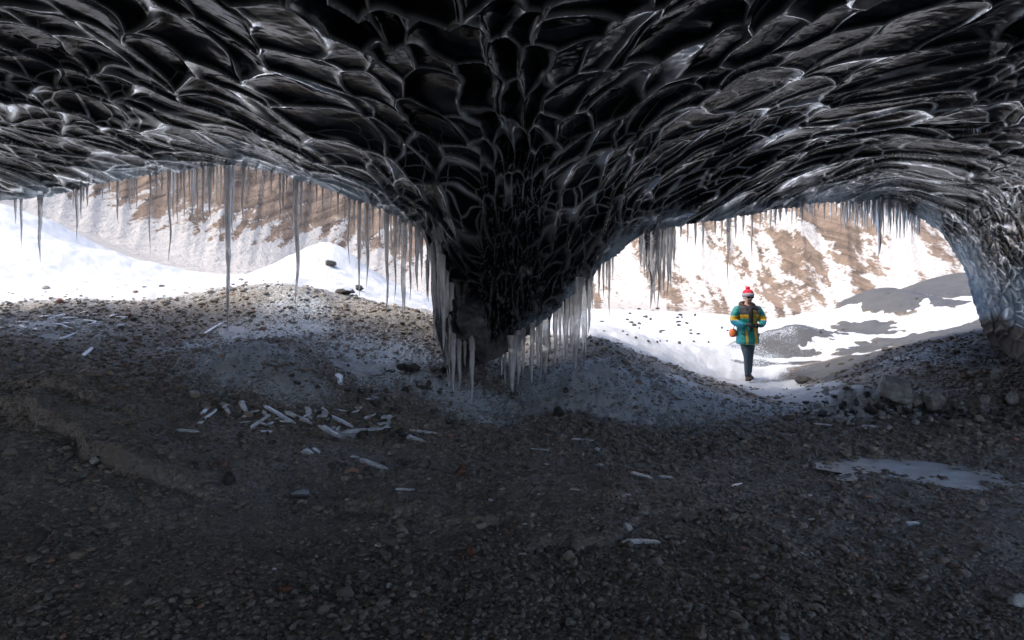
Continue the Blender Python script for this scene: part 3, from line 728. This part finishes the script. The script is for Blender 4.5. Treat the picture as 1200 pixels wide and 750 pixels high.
def icicle(px, py0, py1, w_px, Yd=None, mat=None, label=None, group=None, blunt=.1, lean=0.0, up=.14, root=False):
    _ic[0] += 1; seed = 1000 + _ic[0]
    g = np.random.default_rng(seed)
    Yd = Yd if Yd is not None else rimY(px) + .06
    if root:
        Yd = iceY(px, min(py0, ry(px) - 3)) - .05; up = .05
    p0, p1 = P(px, py0, Yd), P(px + lean, py1, Yd)
    r0 = w_px / F * Yd / 2; L = p0[2] - p1[2]
    n = 18; t = np.linspace(0, 1, n)
    z = up * (1 - t / .12).clip(0) - L * ((t - .12) / .88).clip(0)
    rad = r0 * ((1 - t) ** .75 * (1 - blunt) + blunt * (1 - t ** 6)) * (1 + .26 * noise2(t * 9 + seed, t * 0 + .5, 5) + .16 * noise2(t * 24 + seed, t * 0 + .5, 6))
    if root: rad[0] *= .25; rad[1] *= .65
    else: rad[0] *= 1.6; rad[1] *= 1.35
    rad = np.maximum(rad, .0015)
    bend = .035 * L
    pts = np.stack([(p1[0] - p0[0]) * t + bend * noise2(t * 2.2 + seed, t * 0, 7) * t, bend * noise2(t * 2.2 + seed, t * 0 + 4, 8) * t, z], 1)
    V, Fc = lathe(pts, rad, 9, seed)
    o = mesh_np('icicle', V, Fc, mat or M_ICICLE, True, loc=p0)
    tag(o, label, 'icicle', group); return o
GL, GR = 'icicles along the left mouth', 'icicles along the right mouth'
GP = 'icicles round the ice pillar'
def ry(px): return float(np.interp(px, [q[0] for q in RIM], [q[1] for q in RIM]))
icicle(267, 194, 393, 9, None, None, 'longest icicle of all, reaching down to the gravel in the left mouth', GL, .22)
icicle(272, 196, 275, 6.5, rimY(272) + .2, None, 'stout short icicle close behind the longest one', GL)
icicle(347, 211, 355, 8, None, None, 'second longest icicle, standing alone right of the longest one', GL, .2)
icicle(353, 213, 272, 4, None, None, 'thin icicle touching the right side of the second longest one', GL)
icicle(47, 236, 308, 5.5, rimY(47) - .5, M_ICICLE_DARK, 'lone dark icicle at the far left of the left mouth', GL)
icicle(25, 238, 291, 3.5, None, None, 'thin pale icicle left of the lone dark one', GL)
icicle(18, 238, 263, 3, None, M_ICICLE_DARK, 'short thin icicle at the left edge of the picture', GL)
icicle(285, 196, 264, 6, None, None, 'medium icicle just right of the longest one', GL)
icicle(246, 197, 256, 7, None, None, 'fat white tapering icicle left of the longest one', GL)
icicle(198, 203, 307, 5, None, None, 'long thin icicle at the middle of the brown hillside, left of the fringe', GL)
icicle(176, 207, 298, 3.2, None, M_ICICLE_DARK, 'thin dark thread of ice left of the long thin one', GL)
icicle(138, 212, 262, 4, None, M_ICICLE_DARK, 'dark short icicle at the left end of the brown hillside', GL)
icicle(90, 222, 283, 4, None, M_ICICLE_DARK, 'dark thin icicle over the foot of the left hillside', GL)
icicle(421, 234, 347, 6.5, None, None, 'pale long icicle left of the group above the snow mound', GL)
icicle(453, 249, 372, 7, None, None, 'long tapering icicle left of the dark thick one beside the pillar', GL)
icicle(473, 258, 376, 9, None, M_ICICLE_DARK, 'dark thick icicle hanging in the row left of the pillar', GL, .3)
icicle(463, 253, 353, 4.5, None, None, 'slim icicle between the tapering one and the dark thick one', GL)
icicle(481, 262, 352, 5, None, None, 'slim icicle just right of the dark thick one', GL)
icicle(489, 266, 342, 7, None, None, 'broad pale icicle nearest the pillar in the left row', GL)
icicle(430, 238, 337, 6, None, None, 'pale icicle right of the group above the snow mound', GL)
icicle(409, 231, 309, 4, None, None, 'thin icicle left of the pale long one', GL)
icicle(231, 198, 262, 3.5, None, None, 'thin icicle left of the fat white tapering one', GL)
lf = 'thin icicle in the loose fringe along the roof of the left mouth'
for px, l, w_ in ((95,34,3.5),(102,24,3),(86,20,3),(98,16,3),(152,33,2.6),(160,36,2.6),(157,20,2.2),(203,56,4),(208,60,3.2),(216,54,3.4),(212,30,2.6),(222,34,2.6),(225,66,3.2),(238,72,4.2),(228,40,2.6),(254,42,3.2),(259,44,3.2),(263,30,2.6),(291,30,2.6),(308,38,3.4),(318,26,3),(328,54,4),(332,46,4),(336,20,2.6),(363,40,3.4),(371,22,2.6),(378,30,2.8),(388,20,2.6),(396,28,3),(404,34,3.2),(415,40,3.2),(437,36,3),(445,44,3.4),(458,40,3),(468,48,3.4),(494,50,5),(240,34,3),(250,26,3),(300,18,2.4),(344,40,4),(120,18,2.4),(128,14,2.2),(183,26,2.6),(190,30,2.6)):
    y0 = ry(px) + 1
    icicle(px, y0, y0 + l, w_, rimY(px) + random.uniform(-.05, .35), M_ICICLE_DARK if random.random() < .35 else None, lf, GL)
# pillar, left side
for px, y0, y1, w_, Yd, lb in ((507,288,398,7,8.1,'outermost long icicle on the left side of the pillar'),(513,285,375,6,8.0,'icicle second from the outside on the left side of the pillar'),(518,300,414,9,7.9,'thickest icicle on the left side of the pillar'),(523,320,420,7,7.8,'icicle right of the thickest one on the left side of the pillar'),(529,335,440,9,7.7,'bent wide icicle joining the pillar foot'),
    (531,392,460,9,7.75,'short wide icicle at the foot of the pillar'),(538,400,462,7,7.7,'thin short icicle beside the short wide one at the pillar foot'),(553,398,472,8,7.65,'lone straight icicle hanging below the right of the pillar tip'),(545,402,430,5,7.7,'stub of ice between the two icicles at the pillar tip'),(524,400,456,8,7.8,'icicle fused to the left of the short wide one'),(511,340,410,6,8.15,'frosty icicle low on the outer left side of the pillar')):
    icicle(px, y0, y1, w_, Yd, None, lb, GP, .25, 2 if px < 530 else 0, root=True)
for k in range(13):
    px = random.uniform(500, 528); y0 = np.interp(px, [500, 528], [285, 345]) + random.uniform(-8, 30)
    icicle(px, y0, y0 + random.uniform(25, 75), random.uniform(3, 6), np.interp(px, [500, 528], [8.35, 7.8]) + random.uniform(-.1, .1), None, 'slender icicle in the frozen curtain on the left side of the pillar', GP, .2, root=True)
# right flank of the pillar
for px, y1, w_, mt, lb in ((601,460,13,None,'stout pale icicle nearest the pillar tip on its right, touching the ground'),(608,452,8,None,'thinner icicle against the stout pale one right of the tip'),(624,452,8,None,'medium icicle left of the dark stout one right of the pillar'),(641,452,13,M_ICICLE_DARK,'dark stout icicle standing on the frosty mound'),(651,432,7,None,'icicle just right of the dark stout one on the mound'),(664,428,8,None,'pale icicle between the dark stout one and the widest one'),(677,442,13,None,'widest pale icicle on the right flank of the pillar'),(685,436,9,M_ICICLE_DARK,'dark icicle against the right of the widest pale one'),(691,392,6,None,'short icicle at the right end of the pillar flank row')):
    icicle(px, ry(px) - 2, y1, w_, rimY(px) + .02, mt, lb, GP, .3, -3 if px in (641, 677) else -1)
for px, l, w_ in ((592,40,4),(613,48,5),(630,52,5),(634,66,6),(656,58,5),(660,40,4),(669,64,6),(694,40,4),(588,28,4),(637,40,4)):
    y0 = ry(px) - 1
    icicle(px, y0, y0 + l, w_, rimY(px) + random.uniform(0, .3), random.choice((None, None, M_ICICLE_DARK)), 'slim icicle in the row under the right flank of the pillar', GP, .25)
for px, l, w_ in ((702,34,4),(707,38,3.5),(711,30,3),(714,66,3.6),(718,26,3)):
    y0 = ry(px); icicle(px, y0, y0 + l, w_, None, None, 'thin icicle in the small bunch between the pillar and the dark bunch', GR)
for px, l, w_ in ((751,40,5),(755,52,6),(759,60,7),(763,92,9),(767,88,7),(771,96,5),(774,78,6),(778,82,6),(782,84,5),(786,72,6),(790,52,5),(757,36,5),(769,60,6)):
    y0 = ry(px) - 1; icicle(px, y0, y0 + l, w_, rimY(px) + random.uniform(-.05, .25), M_ICICLE_DARK if px < 768 else None, 'icicle in the dense bunch at the upper left of the right mouth', GR, .15)
icicle(853, 256, 334, 3.4, None, M_ICICLE_DARK, 'single dark icicle above the walker', GR)
icicle(854.5, 256, 300, 4.4, rimY(854) + .1, M_ICICLE_DARK, 'short dark icicle fused beside the single one above the walker', GR)
icicle(881, 252, 301, 3.6, None, None, 'lone thin icicle right of the dark one above the walker', GR)
icicle(1030, 236, 302, 8, None, None, 'longest icicle of the fringe at the top of the right mouth', GR)
icicle(1027, 236, 275, 6, rimY(1027) + .2, None, 'icicle fused to the left of the longest one in the right mouth', GR)
fr_ = 'thin icicle in the fringe at the top of the right mouth'
g_ = np.random.default_rng(5)
for k, px in enumerate(np.concatenate([np.linspace(890, 985, 16), np.linspace(988, 1078, 52)]) + g_.uniform(-1.2, 1.2, 68)):
    y0 = ry(px); l = g_.uniform(8, 22) if px < 985 else g_.uniform(14, 44)
    if px > 1055: l *= .8
    icicle(px, y0, y0 + l, g_.uniform(2.2, 4.6), rimY(px) + g_.uniform(-.1, .3), M_ICICLE_DARK if g_.uniform() < .15 else None, fr_, GR)
for k, px in enumerate((798, 806, 815, 824, 838, 846, 862, 871)):
    y0 = ry(px); icicle(px, y0, y0 + g_.uniform(10, 34), g_.uniform(2.4, 4), None, None, 'short icicle along the roof between the dense bunch and the lone dark one', GR)
# ------------------------------------------------------------------ broken ice on the floor
_ck = [0]
def chunk(x1, y1, x2, y2, w_px, label=None, group='broken ice on the floor', flat=.75, lift=0.0, taper=.75):
    _ck[0] += 1; seed = 4000 + _ck[0]
    A_, B_ = floor_at(x1, y1), floor_at(x2, y2)
    mid = (A_ + B_) / 2; s = mid[1] / F; r = w_px * s / 2
    d = B_ - A_; L = np.linalg.norm(d); d = d / L
    lim = 1.35 * abs(x2 - x1) * s + 9.0 * abs(y2 - y1) * s
    up_ = np.array([0, 0, 1.0]); sd_ = np.cross(d, up_); sd_ /= np.linalg.norm(sd_); u2 = np.cross(sd_, d)
    n = 9; t = np.linspace(0, 1, n); seg = 7; flat = flat * np.random.default_rng(seed).uniform(.45, 1.05)
    a = np.linspace(0, 2 * math.pi, seg + 1)[:-1] + .3
    g = np.random.default_rng(seed)
    V = []
    for i in range(n):
        rr_ = r * (1 - (1 - taper) * t[i]) * (1 + .12 * noise2(t[i] * 5 + seed, .5, 3)) * (.55 if i in (0, n - 1) else 1)
        q = 1 + .34 * noise2(1.4 * np.cos(a) + seed, np.sin(a) + t[i] * 1.3, 4)
        c_ = (t[i] - .5) * L * d + .06 * L * noise2(t[i] * 2 + seed, 0.2, 9) * sd_ * .6
        if i in (0, n - 1): c_ = c_ + d * (g.uniform(-.8, .8, (seg, 1)) * r)
        V.append(c_ + (np.cos(a) * rr_ * q)[:, None] * sd_ + (np.sin(a) * rr_ * q * flat)[:, None] * u2)
    V = np.concatenate(V + [np.array([V[0].mean(0), V[-1].mean(0)])]); f = grid_faces(n, seg, True); k = np.arange(seg)
    Fc = [f, np.stack([np.full(seg, n * seg), (k + 1) % seg, k], 1), np.stack([np.full(seg, n * seg + 1), (n - 1) * seg + k, (n - 1) * seg + (k + 1) % seg], 1)]
    o = mesh_np('ice_chunk', V, Fc, M_CHUNK, False, loc=mid + np.array([0, 0, r * flat * .7 + lift]))
    tag(o, label, 'ice chunk', group); return o
chunk(235, 497, 254, 479, 8, 'thick white ice stick at the left end of the broken ice row')
chunk(236, 486, 246, 477, 6, 'short ice stub behind the thick stick at the left end')
chunk(262, 474, 268, 486, 8, 'stubby ice piece right of the thick stick at the left end')
chunk(282, 472, 288, 484, 8, 'stubby white ice piece in the middle of the left half of the row')
chunk(294, 503, 318, 486, 6, 'slanting thin ice stick in front of the row')
chunk(310, 477, 345, 497, 8, 'long ice rod leaning down to the right in the middle of the row')
chunk(335, 484, 365, 498, 10, 'broad ice slab beside the long leaning rod')
chunk(360, 478, 364, 492, 8, 'upright short ice piece right of the broad slab')
chunk(370, 482, 414, 502, 10, 'long ice rod leaning into the biggest piece')
chunk(376, 502, 397, 513, 13, 'thick ice block left of the biggest piece')
chunk(402, 508, 454, 502, 13, 'biggest piece of broken ice, lying like a log at the right end of the row')
chunk(452, 503, 457, 488, 5, 'small ice splinter standing at the end of the biggest piece')
chunk(481, 505, 512, 509, 7, 'thin ice stick right of the biggest piece, below the pillar')
chunk(475, 513, 497, 519, 10, 'short ice block just below the thin stick under the pillar')
chunk(422, 541, 452, 551, 9, 'flat ice slab alone below the biggest piece')
chunk(411, 536, 421, 537, 6, 'small ice bit left of the flat lone slab')
chunk(465, 574, 485, 575, 7, 'little flat ice plate right of and below the flat lone slab')
chunk(356, 530, 365, 533, 10, 'small white ice lump below the row')
chunk(367, 527, 374, 532, 6, 'tiny ice bit right of the small white lump')
chunk(730, 636, 775, 637, 10, 'long flat white ice stick lying alone in the centre foreground')
chunk(739, 555, 764, 562, 6, 'narrow ice stick on the floor above the centre foreground one')
chunk(773, 560, 788, 561, 5, 'short ice bit right of the narrow stick')
chunk(700, 546, 706, 547, 9, 'small ice cube like lump left of the narrow stick')
chunk(699, 528, 702, 528, 7, 'tiny ice lump above the small cube like lump')
chunk(668, 515, 696, 517, 4, 'thin pale ice splinter at the foot of the frosty mound')
chunk(622, 526, 644, 528, 3.5, 'thin faint ice splinter left of the frosty mound foot')
chunk(669, 574, 679, 575, 5, 'small bluish ice bit in the middle of the floor')
chunk(984, 530, 994, 532, 5, 'single small ice bit left of the frozen puddle')
chunk(1061, 615, 1077, 615, 7, 'little oval ice bit below the frozen puddle')
chunk(858, 570, 870, 567, 5, 'small dull ice bit in the right middle of the floor')
chunk(208, 506, 232, 507, 6, 'crumbled flat ice at the left end of the row, nearest the camera')
chunk(70, 398, 90, 390, 5, 'pale ice stick on the left gravel slope')
chunk(98, 418, 108, 408, 6, 'short pale ice stick below the other one on the left gravel slope')
chunk(430, 468, 445, 470, 7, 'pale ice piece on the frosty gravel left of the pillar')
chunk(395, 440, 400, 452, 8, 'upright ice piece on the frosty patch above the row')
chunk(262, 378, 240, 392, 6, 'pale ice piece at the foot of the longest icicle')
chunk(1010, 500, 1030, 502, 5, 'thin ice plate among the stones in the stream bed')
chunk(955, 498, 975, 499, 5, 'pale ice plate at the left of the stream bed stones')
for k in range(26):
    px, py = random.uniform(5, 150), random.gauss(380, 9); a = random.uniform(-.9, .9); l = random.uniform(6, 18)
    chunk(px, py, px + l * math.cos(a), py + 5 * math.sin(a), random.uniform(2.5, 5), 'splinter in the heap of fallen icicles on the left gravel slope', 'fallen icicles on the left slope', lift=random.uniform(0, .06))
for k in range(22):
    px, py = random.uniform(280, 450), random.gauss(494, 8); a = random.uniform(-.9, .9); l = random.uniform(6, 16)
    chunk(px, py, px + l * math.cos(a), py + 7 * math.sin(a), random.uniform(2.5, 6), 'small ice splinter between the bigger pieces of the broken ice row', 'splinters in the broken ice row', lift=random.uniform(0, .03))
for k in range(24):
    px, py = random.uniform(300, 1000), random.uniform(520, 680); l = random.uniform(3, 7)
    chunk(px, py, px + l, py + random.uniform(-1, 1), random.uniform(2, 4), 'tiny ice crumb scattered on the dark floor', 'ice crumbs on the floor')
# ------------------------------------------------------------------ the walker on the snowy path
def skin(name, pts, edges, mat, parent=None, lv=2, smooth=True, disp=None):
    me = bpy.data.meshes.new(name); me.from_pydata([p[:3] for p in pts], edges, []); me.update()
    o = bpy.data.objects.new(name, me); COL.objects.link(o)
    sk = o.modifiers.new('skin', 'SKIN'); sk.use_smooth_shade = True
    for i, p in enumerate(pts):
        d = me.skin_vertices[0].data[i]; d.radius = (p[3], p[4] if len(p) > 4 else p[3]); d.use_root = (i == 0)
    su = o.modifiers.new('sub', 'SUBSURF'); su.levels = lv; su.render_levels = lv
    dg = bpy.context.evaluated_depsgraph_get(); dg.update()
    m2 = bpy.data.meshes.new_from_object(o.evaluated_get(dg)); m2.name = name
    o.modifiers.clear(); o.data = m2; m2.materials.clear(); m2.materials.append(mat)
    if parent: o.parent = parent
    return o
def blob(name, c, r, mat, parent, seed=0, amp=0.0, hi=False):
    v, f = (S4 if hi else S3); v = v.copy()
    if amp: v = v * (1 + amp * noise3(v, 3.0, seed))[:, None]
    return mesh_np(name, v * np.array(r) + np.array(c), f, mat, True, parent=parent)

m = N('padded_jacket')
s = m.n('ShaderNodeSeparateXYZ'); m.l(m.pos(), s.inputs[0])
ax = m.math('ABSOLUTE', m.math('SUBTRACT', s.outputs[0], 0.0)); zz = s.outputs[2]
def lt(a, b): return m.math('LESS_THAN', a, b)
def gt(a, b): return m.math('GREATER_THAN', a, b)
def band(z, lo, hi): return m.math('MULTIPLY', gt(z, lo), lt(z, hi))
TEAL, YEL, GREY, BLUE = (0.01, 0.33, 0.31), (0.80, 0.53, 0.05), (0.15, 0.15, 0.17), (0.01, 0.34, 0.50)
tor = m.mix(gt(zz, 1.235), TEAL, YEL); tor = m.mix(gt(zz, 1.315), tor, GREY)
tor = m.mix(m.math('MULTIPLY', band(s.outputs[0], .055, .125), lt(zz, 1.40)), tor, YEL)
tor = m.mix(m.math('MULTIPLY', band(s.outputs[0], -.115, -.075), lt(zz, 1.02)), tor, YEL)
slv = m.mix(gt(zz, 1.20), BLUE, YEL); slv = m.mix(gt(zz, 1.29), slv, TEAL)
c = m.mix(gt(ax, .205), tor, slv)
q = m.math('SINE', m.math('MULTIPLY', zz, 75))
M_JACKET = m.set(col=m.mix(m.noise(30, 4), c, m.mix(.5, c, (0, 0, 0))), rough=.5, nrm=m.bump(m.math('ADD', m.noise(14, 4), m.math('MULTIPLY', q, .1)), .6, .03))
M_JEANS = plain('dark_denim', (0.05, 0.085, 0.115), .8, .4, 40, .4)
M_SKIN = plain('skin', (0.72, 0.46, 0.36), .5, .08)
M_BOOT = plain('boot_leather', (0.05, 0.035, 0.028), .6, .4)
M_RED = plain('red_knit', (0.62, 0.02, 0.05), .9, .25, 90, .5)
M_KNIT = plain('grey_white_knit', (0.38, 0.38, 0.44), .9, .35, 80, .5)
M_BLACK = plain('black_cloth', (0.012, 0.012, 0.015), .7, .3)
M_GLOVE = plain('dark_glove', (0.02, 0.024, 0.035), .7, .3)
M_FUR = plain('brown_fur', (0.07, 0.05, 0.038), .95, .5, 120, .8)
M_LENS = plain('dark_glass', (0.01, 0.01, 0.014), .08, .1)
M_ORANGE = plain('orange_fabric', (0.75, 0.19, 0.06), .7, .2)
M_LIP = plain('lips', (0.42, 0.17, 0.15), .5, .1)

pf = floor_at(876, 446)
GZ = pf[2]
man = bpy.data.objects.new('person', None); COL.objects.link(man); man.location = pf
tag(man, 'walker in a teal and yellow padded jacket and red bobble hat on the path', 'person')
man.rotation_euler = (0, 0, R(4))
# x to the right of the picture, -y towards the camera, z up; right leg steps in front
hipL, kneeL, ankL, toeL = (.085, .02, .88), (.085, .07, .50), (.10, .16, .10), (.115, .01, .04)
hipR, kneeR, ankR, toeR = (-.085, .0, .88), (-.07, -.13, .50), (-.045, -.11, .10), (-.075, -.27, .04)
body = [(0,.0,.93,.13,.11),(0,.0,1.10,.13,.10),(0,.0,1.30,.16,.11),(0,.0,1.44,.10,.085),(0,-.01,1.52,.055,.055),(0,-.025,1.575,.065,.075),(0,-.03,1.645,.078,.095),(0,-.025,1.70,.06,.075),
 (*hipL,.085),(*kneeL,.055),(*ankL,.038),(.105,.10,.05,.02),(*hipR,.085),(*kneeR,.055),(*ankR,.038),(-.055,-.14,.05,.02),
 (.19,.0,1.42,.055),(.285,-.02,1.17,.043),(.105,-.27,1.10,.030),(.06,-.30,1.09,.028),(-.19,.0,1.42,.055),(-.285,-.03,1.17,.043),(-.115,-.26,1.11,.030),(-.07,-.29,1.10,.028),(-.0,-.135,1.628,.013,.013)]
be = [(0,1),(1,2),(2,3),(3,4),(4,5),(5,6),(6,7),(0,8),(8,9),(9,10),(10,11),(0,12),(12,13),(13,14),(14,15),(3,16),(16,17),(17,18),(18,19),(3,20),(20,21),(21,22),(22,23),(6,24)]
for hx, k, sx in ((.06, 19, -1), (-.07, 23, 1)):
    hz, hy = body[k][2], body[k][1]
    for j, (dz, l) in enumerate(((.024, .036), (.008, .042), (-.008, .040), (-.024, .032))):
        i = len(body)
        body.append((hx + sx * .018, hy - .022, hz + dz, .0095)); body.append((hx + sx * (.018 + l), hy - .034, hz + dz, .0085)); body.append((hx + sx * (.018 + l * .9), hy - .012 - .03, hz + dz - .014, .0075))
        be += [(k, i), (i, i + 1), (i + 1, i + 2)]
    i = len(body); body.append((hx - sx * .005, hy - .005, hz + .036, .010)); body.append((hx + sx * .014, hy - .02, hz + .055, .009)); be += [(k, i), (i, i + 1)]
bo = skin('body', body, be, M_SKIN, man)
bo.data.materials.append(M_GLOVE)
for p in bo.data.polygons:
    c_ = p.center
    if c_.z < 1.2 and c_.y < -.2 and abs(c_.x) < .16: p.material_index = 1
skin('trousers', [(0,.0,.93,.155,.13),(.085,.01,.86,.105),(.088,.04,.68,.085),(kneeL[0],kneeL[1],.50,.07),(.095,.115,.28,.062),(ankL[0],ankL[1],.10,.062),(-.09,-.01,.86,.105),(-.085,-.06,.68,.085),(kneeR[0],kneeR[1],.50,.07),(-.06,-.12,.28,.062),(ankR[0],ankR[1],.10,.062)],
     [(0,1),(1,2),(2,3),(3,4),(4,5),(0,6),(6,7),(7,8),(8,9),(9,10)], M_JEANS, man)
for a_, t_ in ((ankL, toeL), (ankR, toeR)):
    skin('boot', [(a_[0], a_[1] + .02, .05, .055, .05), (a_[0], a_[1], .17, .062), (a_[0] * .6 + t_[0] * .4, a_[1] - .07, .055, .056, .045), (t_[0], t_[1] + .01, .042, .05, .038)], [(0, 1), (0, 2), (2, 3)], M_BOOT, man)
jk = skin('jacket', [(0,.01,1.30,.215,.165),(0,.01,1.12,.215,.165),(0,.0,.95,.225,.20),(0,-.01,.78,.245,.225),(0,-.01,.70,.245,.225),(0,.01,1.44,.155,.125),
     (.20,.0,1.42,.095),(.27,-.01,1.30,.095),(.305,-.03,1.17,.085),(.21,-.16,1.12,.07),(.125,-.25,1.105,.052),(-.20,.0,1.42,.095),(-.27,-.01,1.30,.095),(-.305,-.03,1.17,.085),(-.215,-.15,1.125,.07),(-.135,-.24,1.11,.052)],
     [(0,1),(1,2),(2,3),(3,4),(0,5),(5,6),(6,7),(7,8),(8,9),(9,10),(5,11),(11,12),(12,13),(13,14),(14,15)], M_JACKET, man, 3)
# open front: dark scarf, shirt and strap between the jacket edges
skin('scarf', [(0,-.14,1.46,.055,.035),(-.012,-.172,1.36,.05,.03),(-.015,-.18,1.22,.042,.025),(-.012,-.178,1.08,.038,.022),(-.01,-.174,.98,.03,.018)], [(0,1),(1,2),(2,3),(3,4)], M_BLACK, man)
a = np.linspace(-.35 * math.pi, 1.35 * math.pi, 16)
skin('fur_collar', [(.125 * math.cos(t), .02 + .115 * math.sin(t), 1.505 + .04 * math.sin(t), .045) for t in a], [(i, i + 1) for i in range(15)], M_FUR, man)
hat = blob('hat', (0, -.02, 1.735), (.105, .12, .085), M_RED, man, 3, .02)
an = np.linspace(0, 2 * math.pi, 29)[:-1]
V = np.concatenate([np.stack([np.cos(an) * r * .108, np.sin(an) * r * .122 - .022, np.full(28, z)], 1) for r, z in ((.92, 1.665), (1.04, 1.672), (1.07, 1.70), (1.05, 1.73), (.93, 1.742), (.85, 1.70), (.92, 1.665))])
mesh_np('hat_brim', V, grid_faces(7, 28, True), M_KNIT, True, parent=hat)
blob('bobble', (0, -.015, 1.838), (.042, .042, .038), M_RED, hat, 5, .12)
gl = mesh_np('sunglasses', *(lambda v, f: (v, f))(S3[0] * np.array([.036, .012, .022]) + np.array([.038, -.128, 1.655]), S3[1]), M_LENS, True, parent=man)
g2_ = mesh_np('lens', S3[0] * np.array([.036, .012, .022]) + np.array([-.038, -.128, 1.655]), S3[1], M_LENS, True, parent=gl)
mesh_np('mouth', S2[0] * np.array([.024, .008, .007]) + np.array([0, -.112, 1.583]), S2[1], M_LIP, True, parent=man)
for sx in (-1, 1): mesh_np('ear', S2[0] * np.array([.014, .022, .034]) + np.array([sx * .083, -.015, 1.64]), S2[1], M_SKIN, True, parent=man)
# camera in his hands and bag at his side stay things of their own
def box(c, h, bev=.006):
    import bmesh
    bm = bmesh.new(); bmesh.ops.create_cube(bm, size=1)
    for v in bm.verts: v.co = (v.co.x * 2 * h[0] + c[0], v.co.y * 2 * h[1] + c[1], v.co.z * 2 * h[2] + c[2])
    bmesh.ops.bevel(bm, geom=bm.edges[:], offset=bev, segments=2, affect='EDGES')
    return bm
def bmobj(name, bm, mat, parent=None):
    me = bpy.data.meshes.new(name); bm.to_mesh(me); bm.free(); me.materials.append(mat)
    o = bpy.data.objects.new(name, me); COL.objects.link(o); o.parent = parent; return o
cm = bpy.data.objects.new('photo_camera', None); COL.objects.link(cm); cm.location = man.location; cm.rotation_euler = man.rotation_euler
tag(cm, 'small black camera held in both hands by the walker', 'camera')
bmobj('camera_body', box((0, -.325, 1.10), (.05, .025, .036)), M_BLACK, cm)
V, Fc = lathe(np.array([[0, -.35 - .06 * t, 1.10] for t in np.linspace(0, 1, 5)]), np.full(5, .03), 14, 0, 0)
V2 = np.concatenate([np.stack([np.cos(np.linspace(0, 6.2832, 15)[:-1]) * r, np.full(14, y_), 1.10 + np.sin(np.linspace(0, 6.2832, 15)[:-1]) * r], 1) for r, y_ in ((.001, -.345), (.03, -.346), (.03, -.40), (.024, -.405), (.001, -.40))])
mesh_np('lens', V2, grid_faces(5, 14, True), M_LENS, True, parent=cm)
bg_ = skin('shoulder_bag', [(-.265, .06, 1.04, .085, .07), (-.275, .06, .94, .095, .08), (-.27, .06, .85, .085, .07)], [(0, 1), (1, 2)], M_ORANGE)
bg_.location = man.location; bg_.rotation_euler = man.rotation_euler
tag(bg_, 'orange bag hanging at the hip of the walker, below his bent elbow', 'bag')
st = skin('strap', [(-.27, .0, 1.10, .012, .008), (-.29, .0, 1.0, .012, .008)], [(0, 1)], M_BLACK, bg_, 1)
# ------------------------------------------------------------------ light, sky, camera
w = bpy.data.worlds.new('World'); scene.world = w; w.use_nodes = True
nt = w.node_tree; bg = nt.nodes['Background']
sky = nt.nodes.new('ShaderNodeTexSky'); sky.sky_type = 'NISHITA'; sky.sun_disc = False; sky.dust_density = 3.0; sky.air_density = 0.7; sky.ozone_density = .6
sky.sun_elevation = R(SUN_EL); sky.sun_rotation = R(SUN_AZ)
nt.links.new(sky.outputs[0], bg.inputs[0]); bg.inputs[1].default_value = SKY
sl = bpy.data.lights.new('sun', 'SUN'); sl.energy = SUN; sl.angle = R(SUN_ANG); sl.color = (1, .90, .76)
so = bpy.data.objects.new('sun', sl); COL.objects.link(so)
from mathutils import Vector
sd = Vector((math.sin(R(SUN_AZ)) * math.cos(R(SUN_EL)), math.cos(R(SUN_AZ)) * math.cos(R(SUN_EL)), math.sin(R(SUN_EL))))
so.rotation_euler = sd.to_track_quat('Z', 'Y').to_euler(); so.location = sd * 60
cam = bpy.data.cameras.new('camera'); co = bpy.data.objects.new('camera', cam); COL.objects.link(co)
co.location = (0, 0, CAMZ); co.rotation_euler = (R(90), 0, 0)
cam.sensor_width = 36; cam.lens = F / 1200 * 36; cam.shift_y = -(375 - HY) / 1200
cam.clip_start = .05; cam.clip_end = 4000
scene.camera = co
vs = scene.view_settings; vs.view_transform = 'Standard'; vs.look = 'None'; vs.gamma = 1; vs.exposure = EXPO; vs.use_curve_mapping = False
cy = scene.cycles
cy.use_denoising = True; cy.max_bounces = 10; cy.diffuse_bounces = 5; cy.glossy_bounces = 5; cy.transmission_bounces = 8; cy.transparent_max_bounces = 8
cy.caustics_reflective = False; cy.caustics_refractive = False; cy.sample_clamp_indirect = 8; cy.use_adaptive_sampling = True; cy.adaptive_threshold = .015
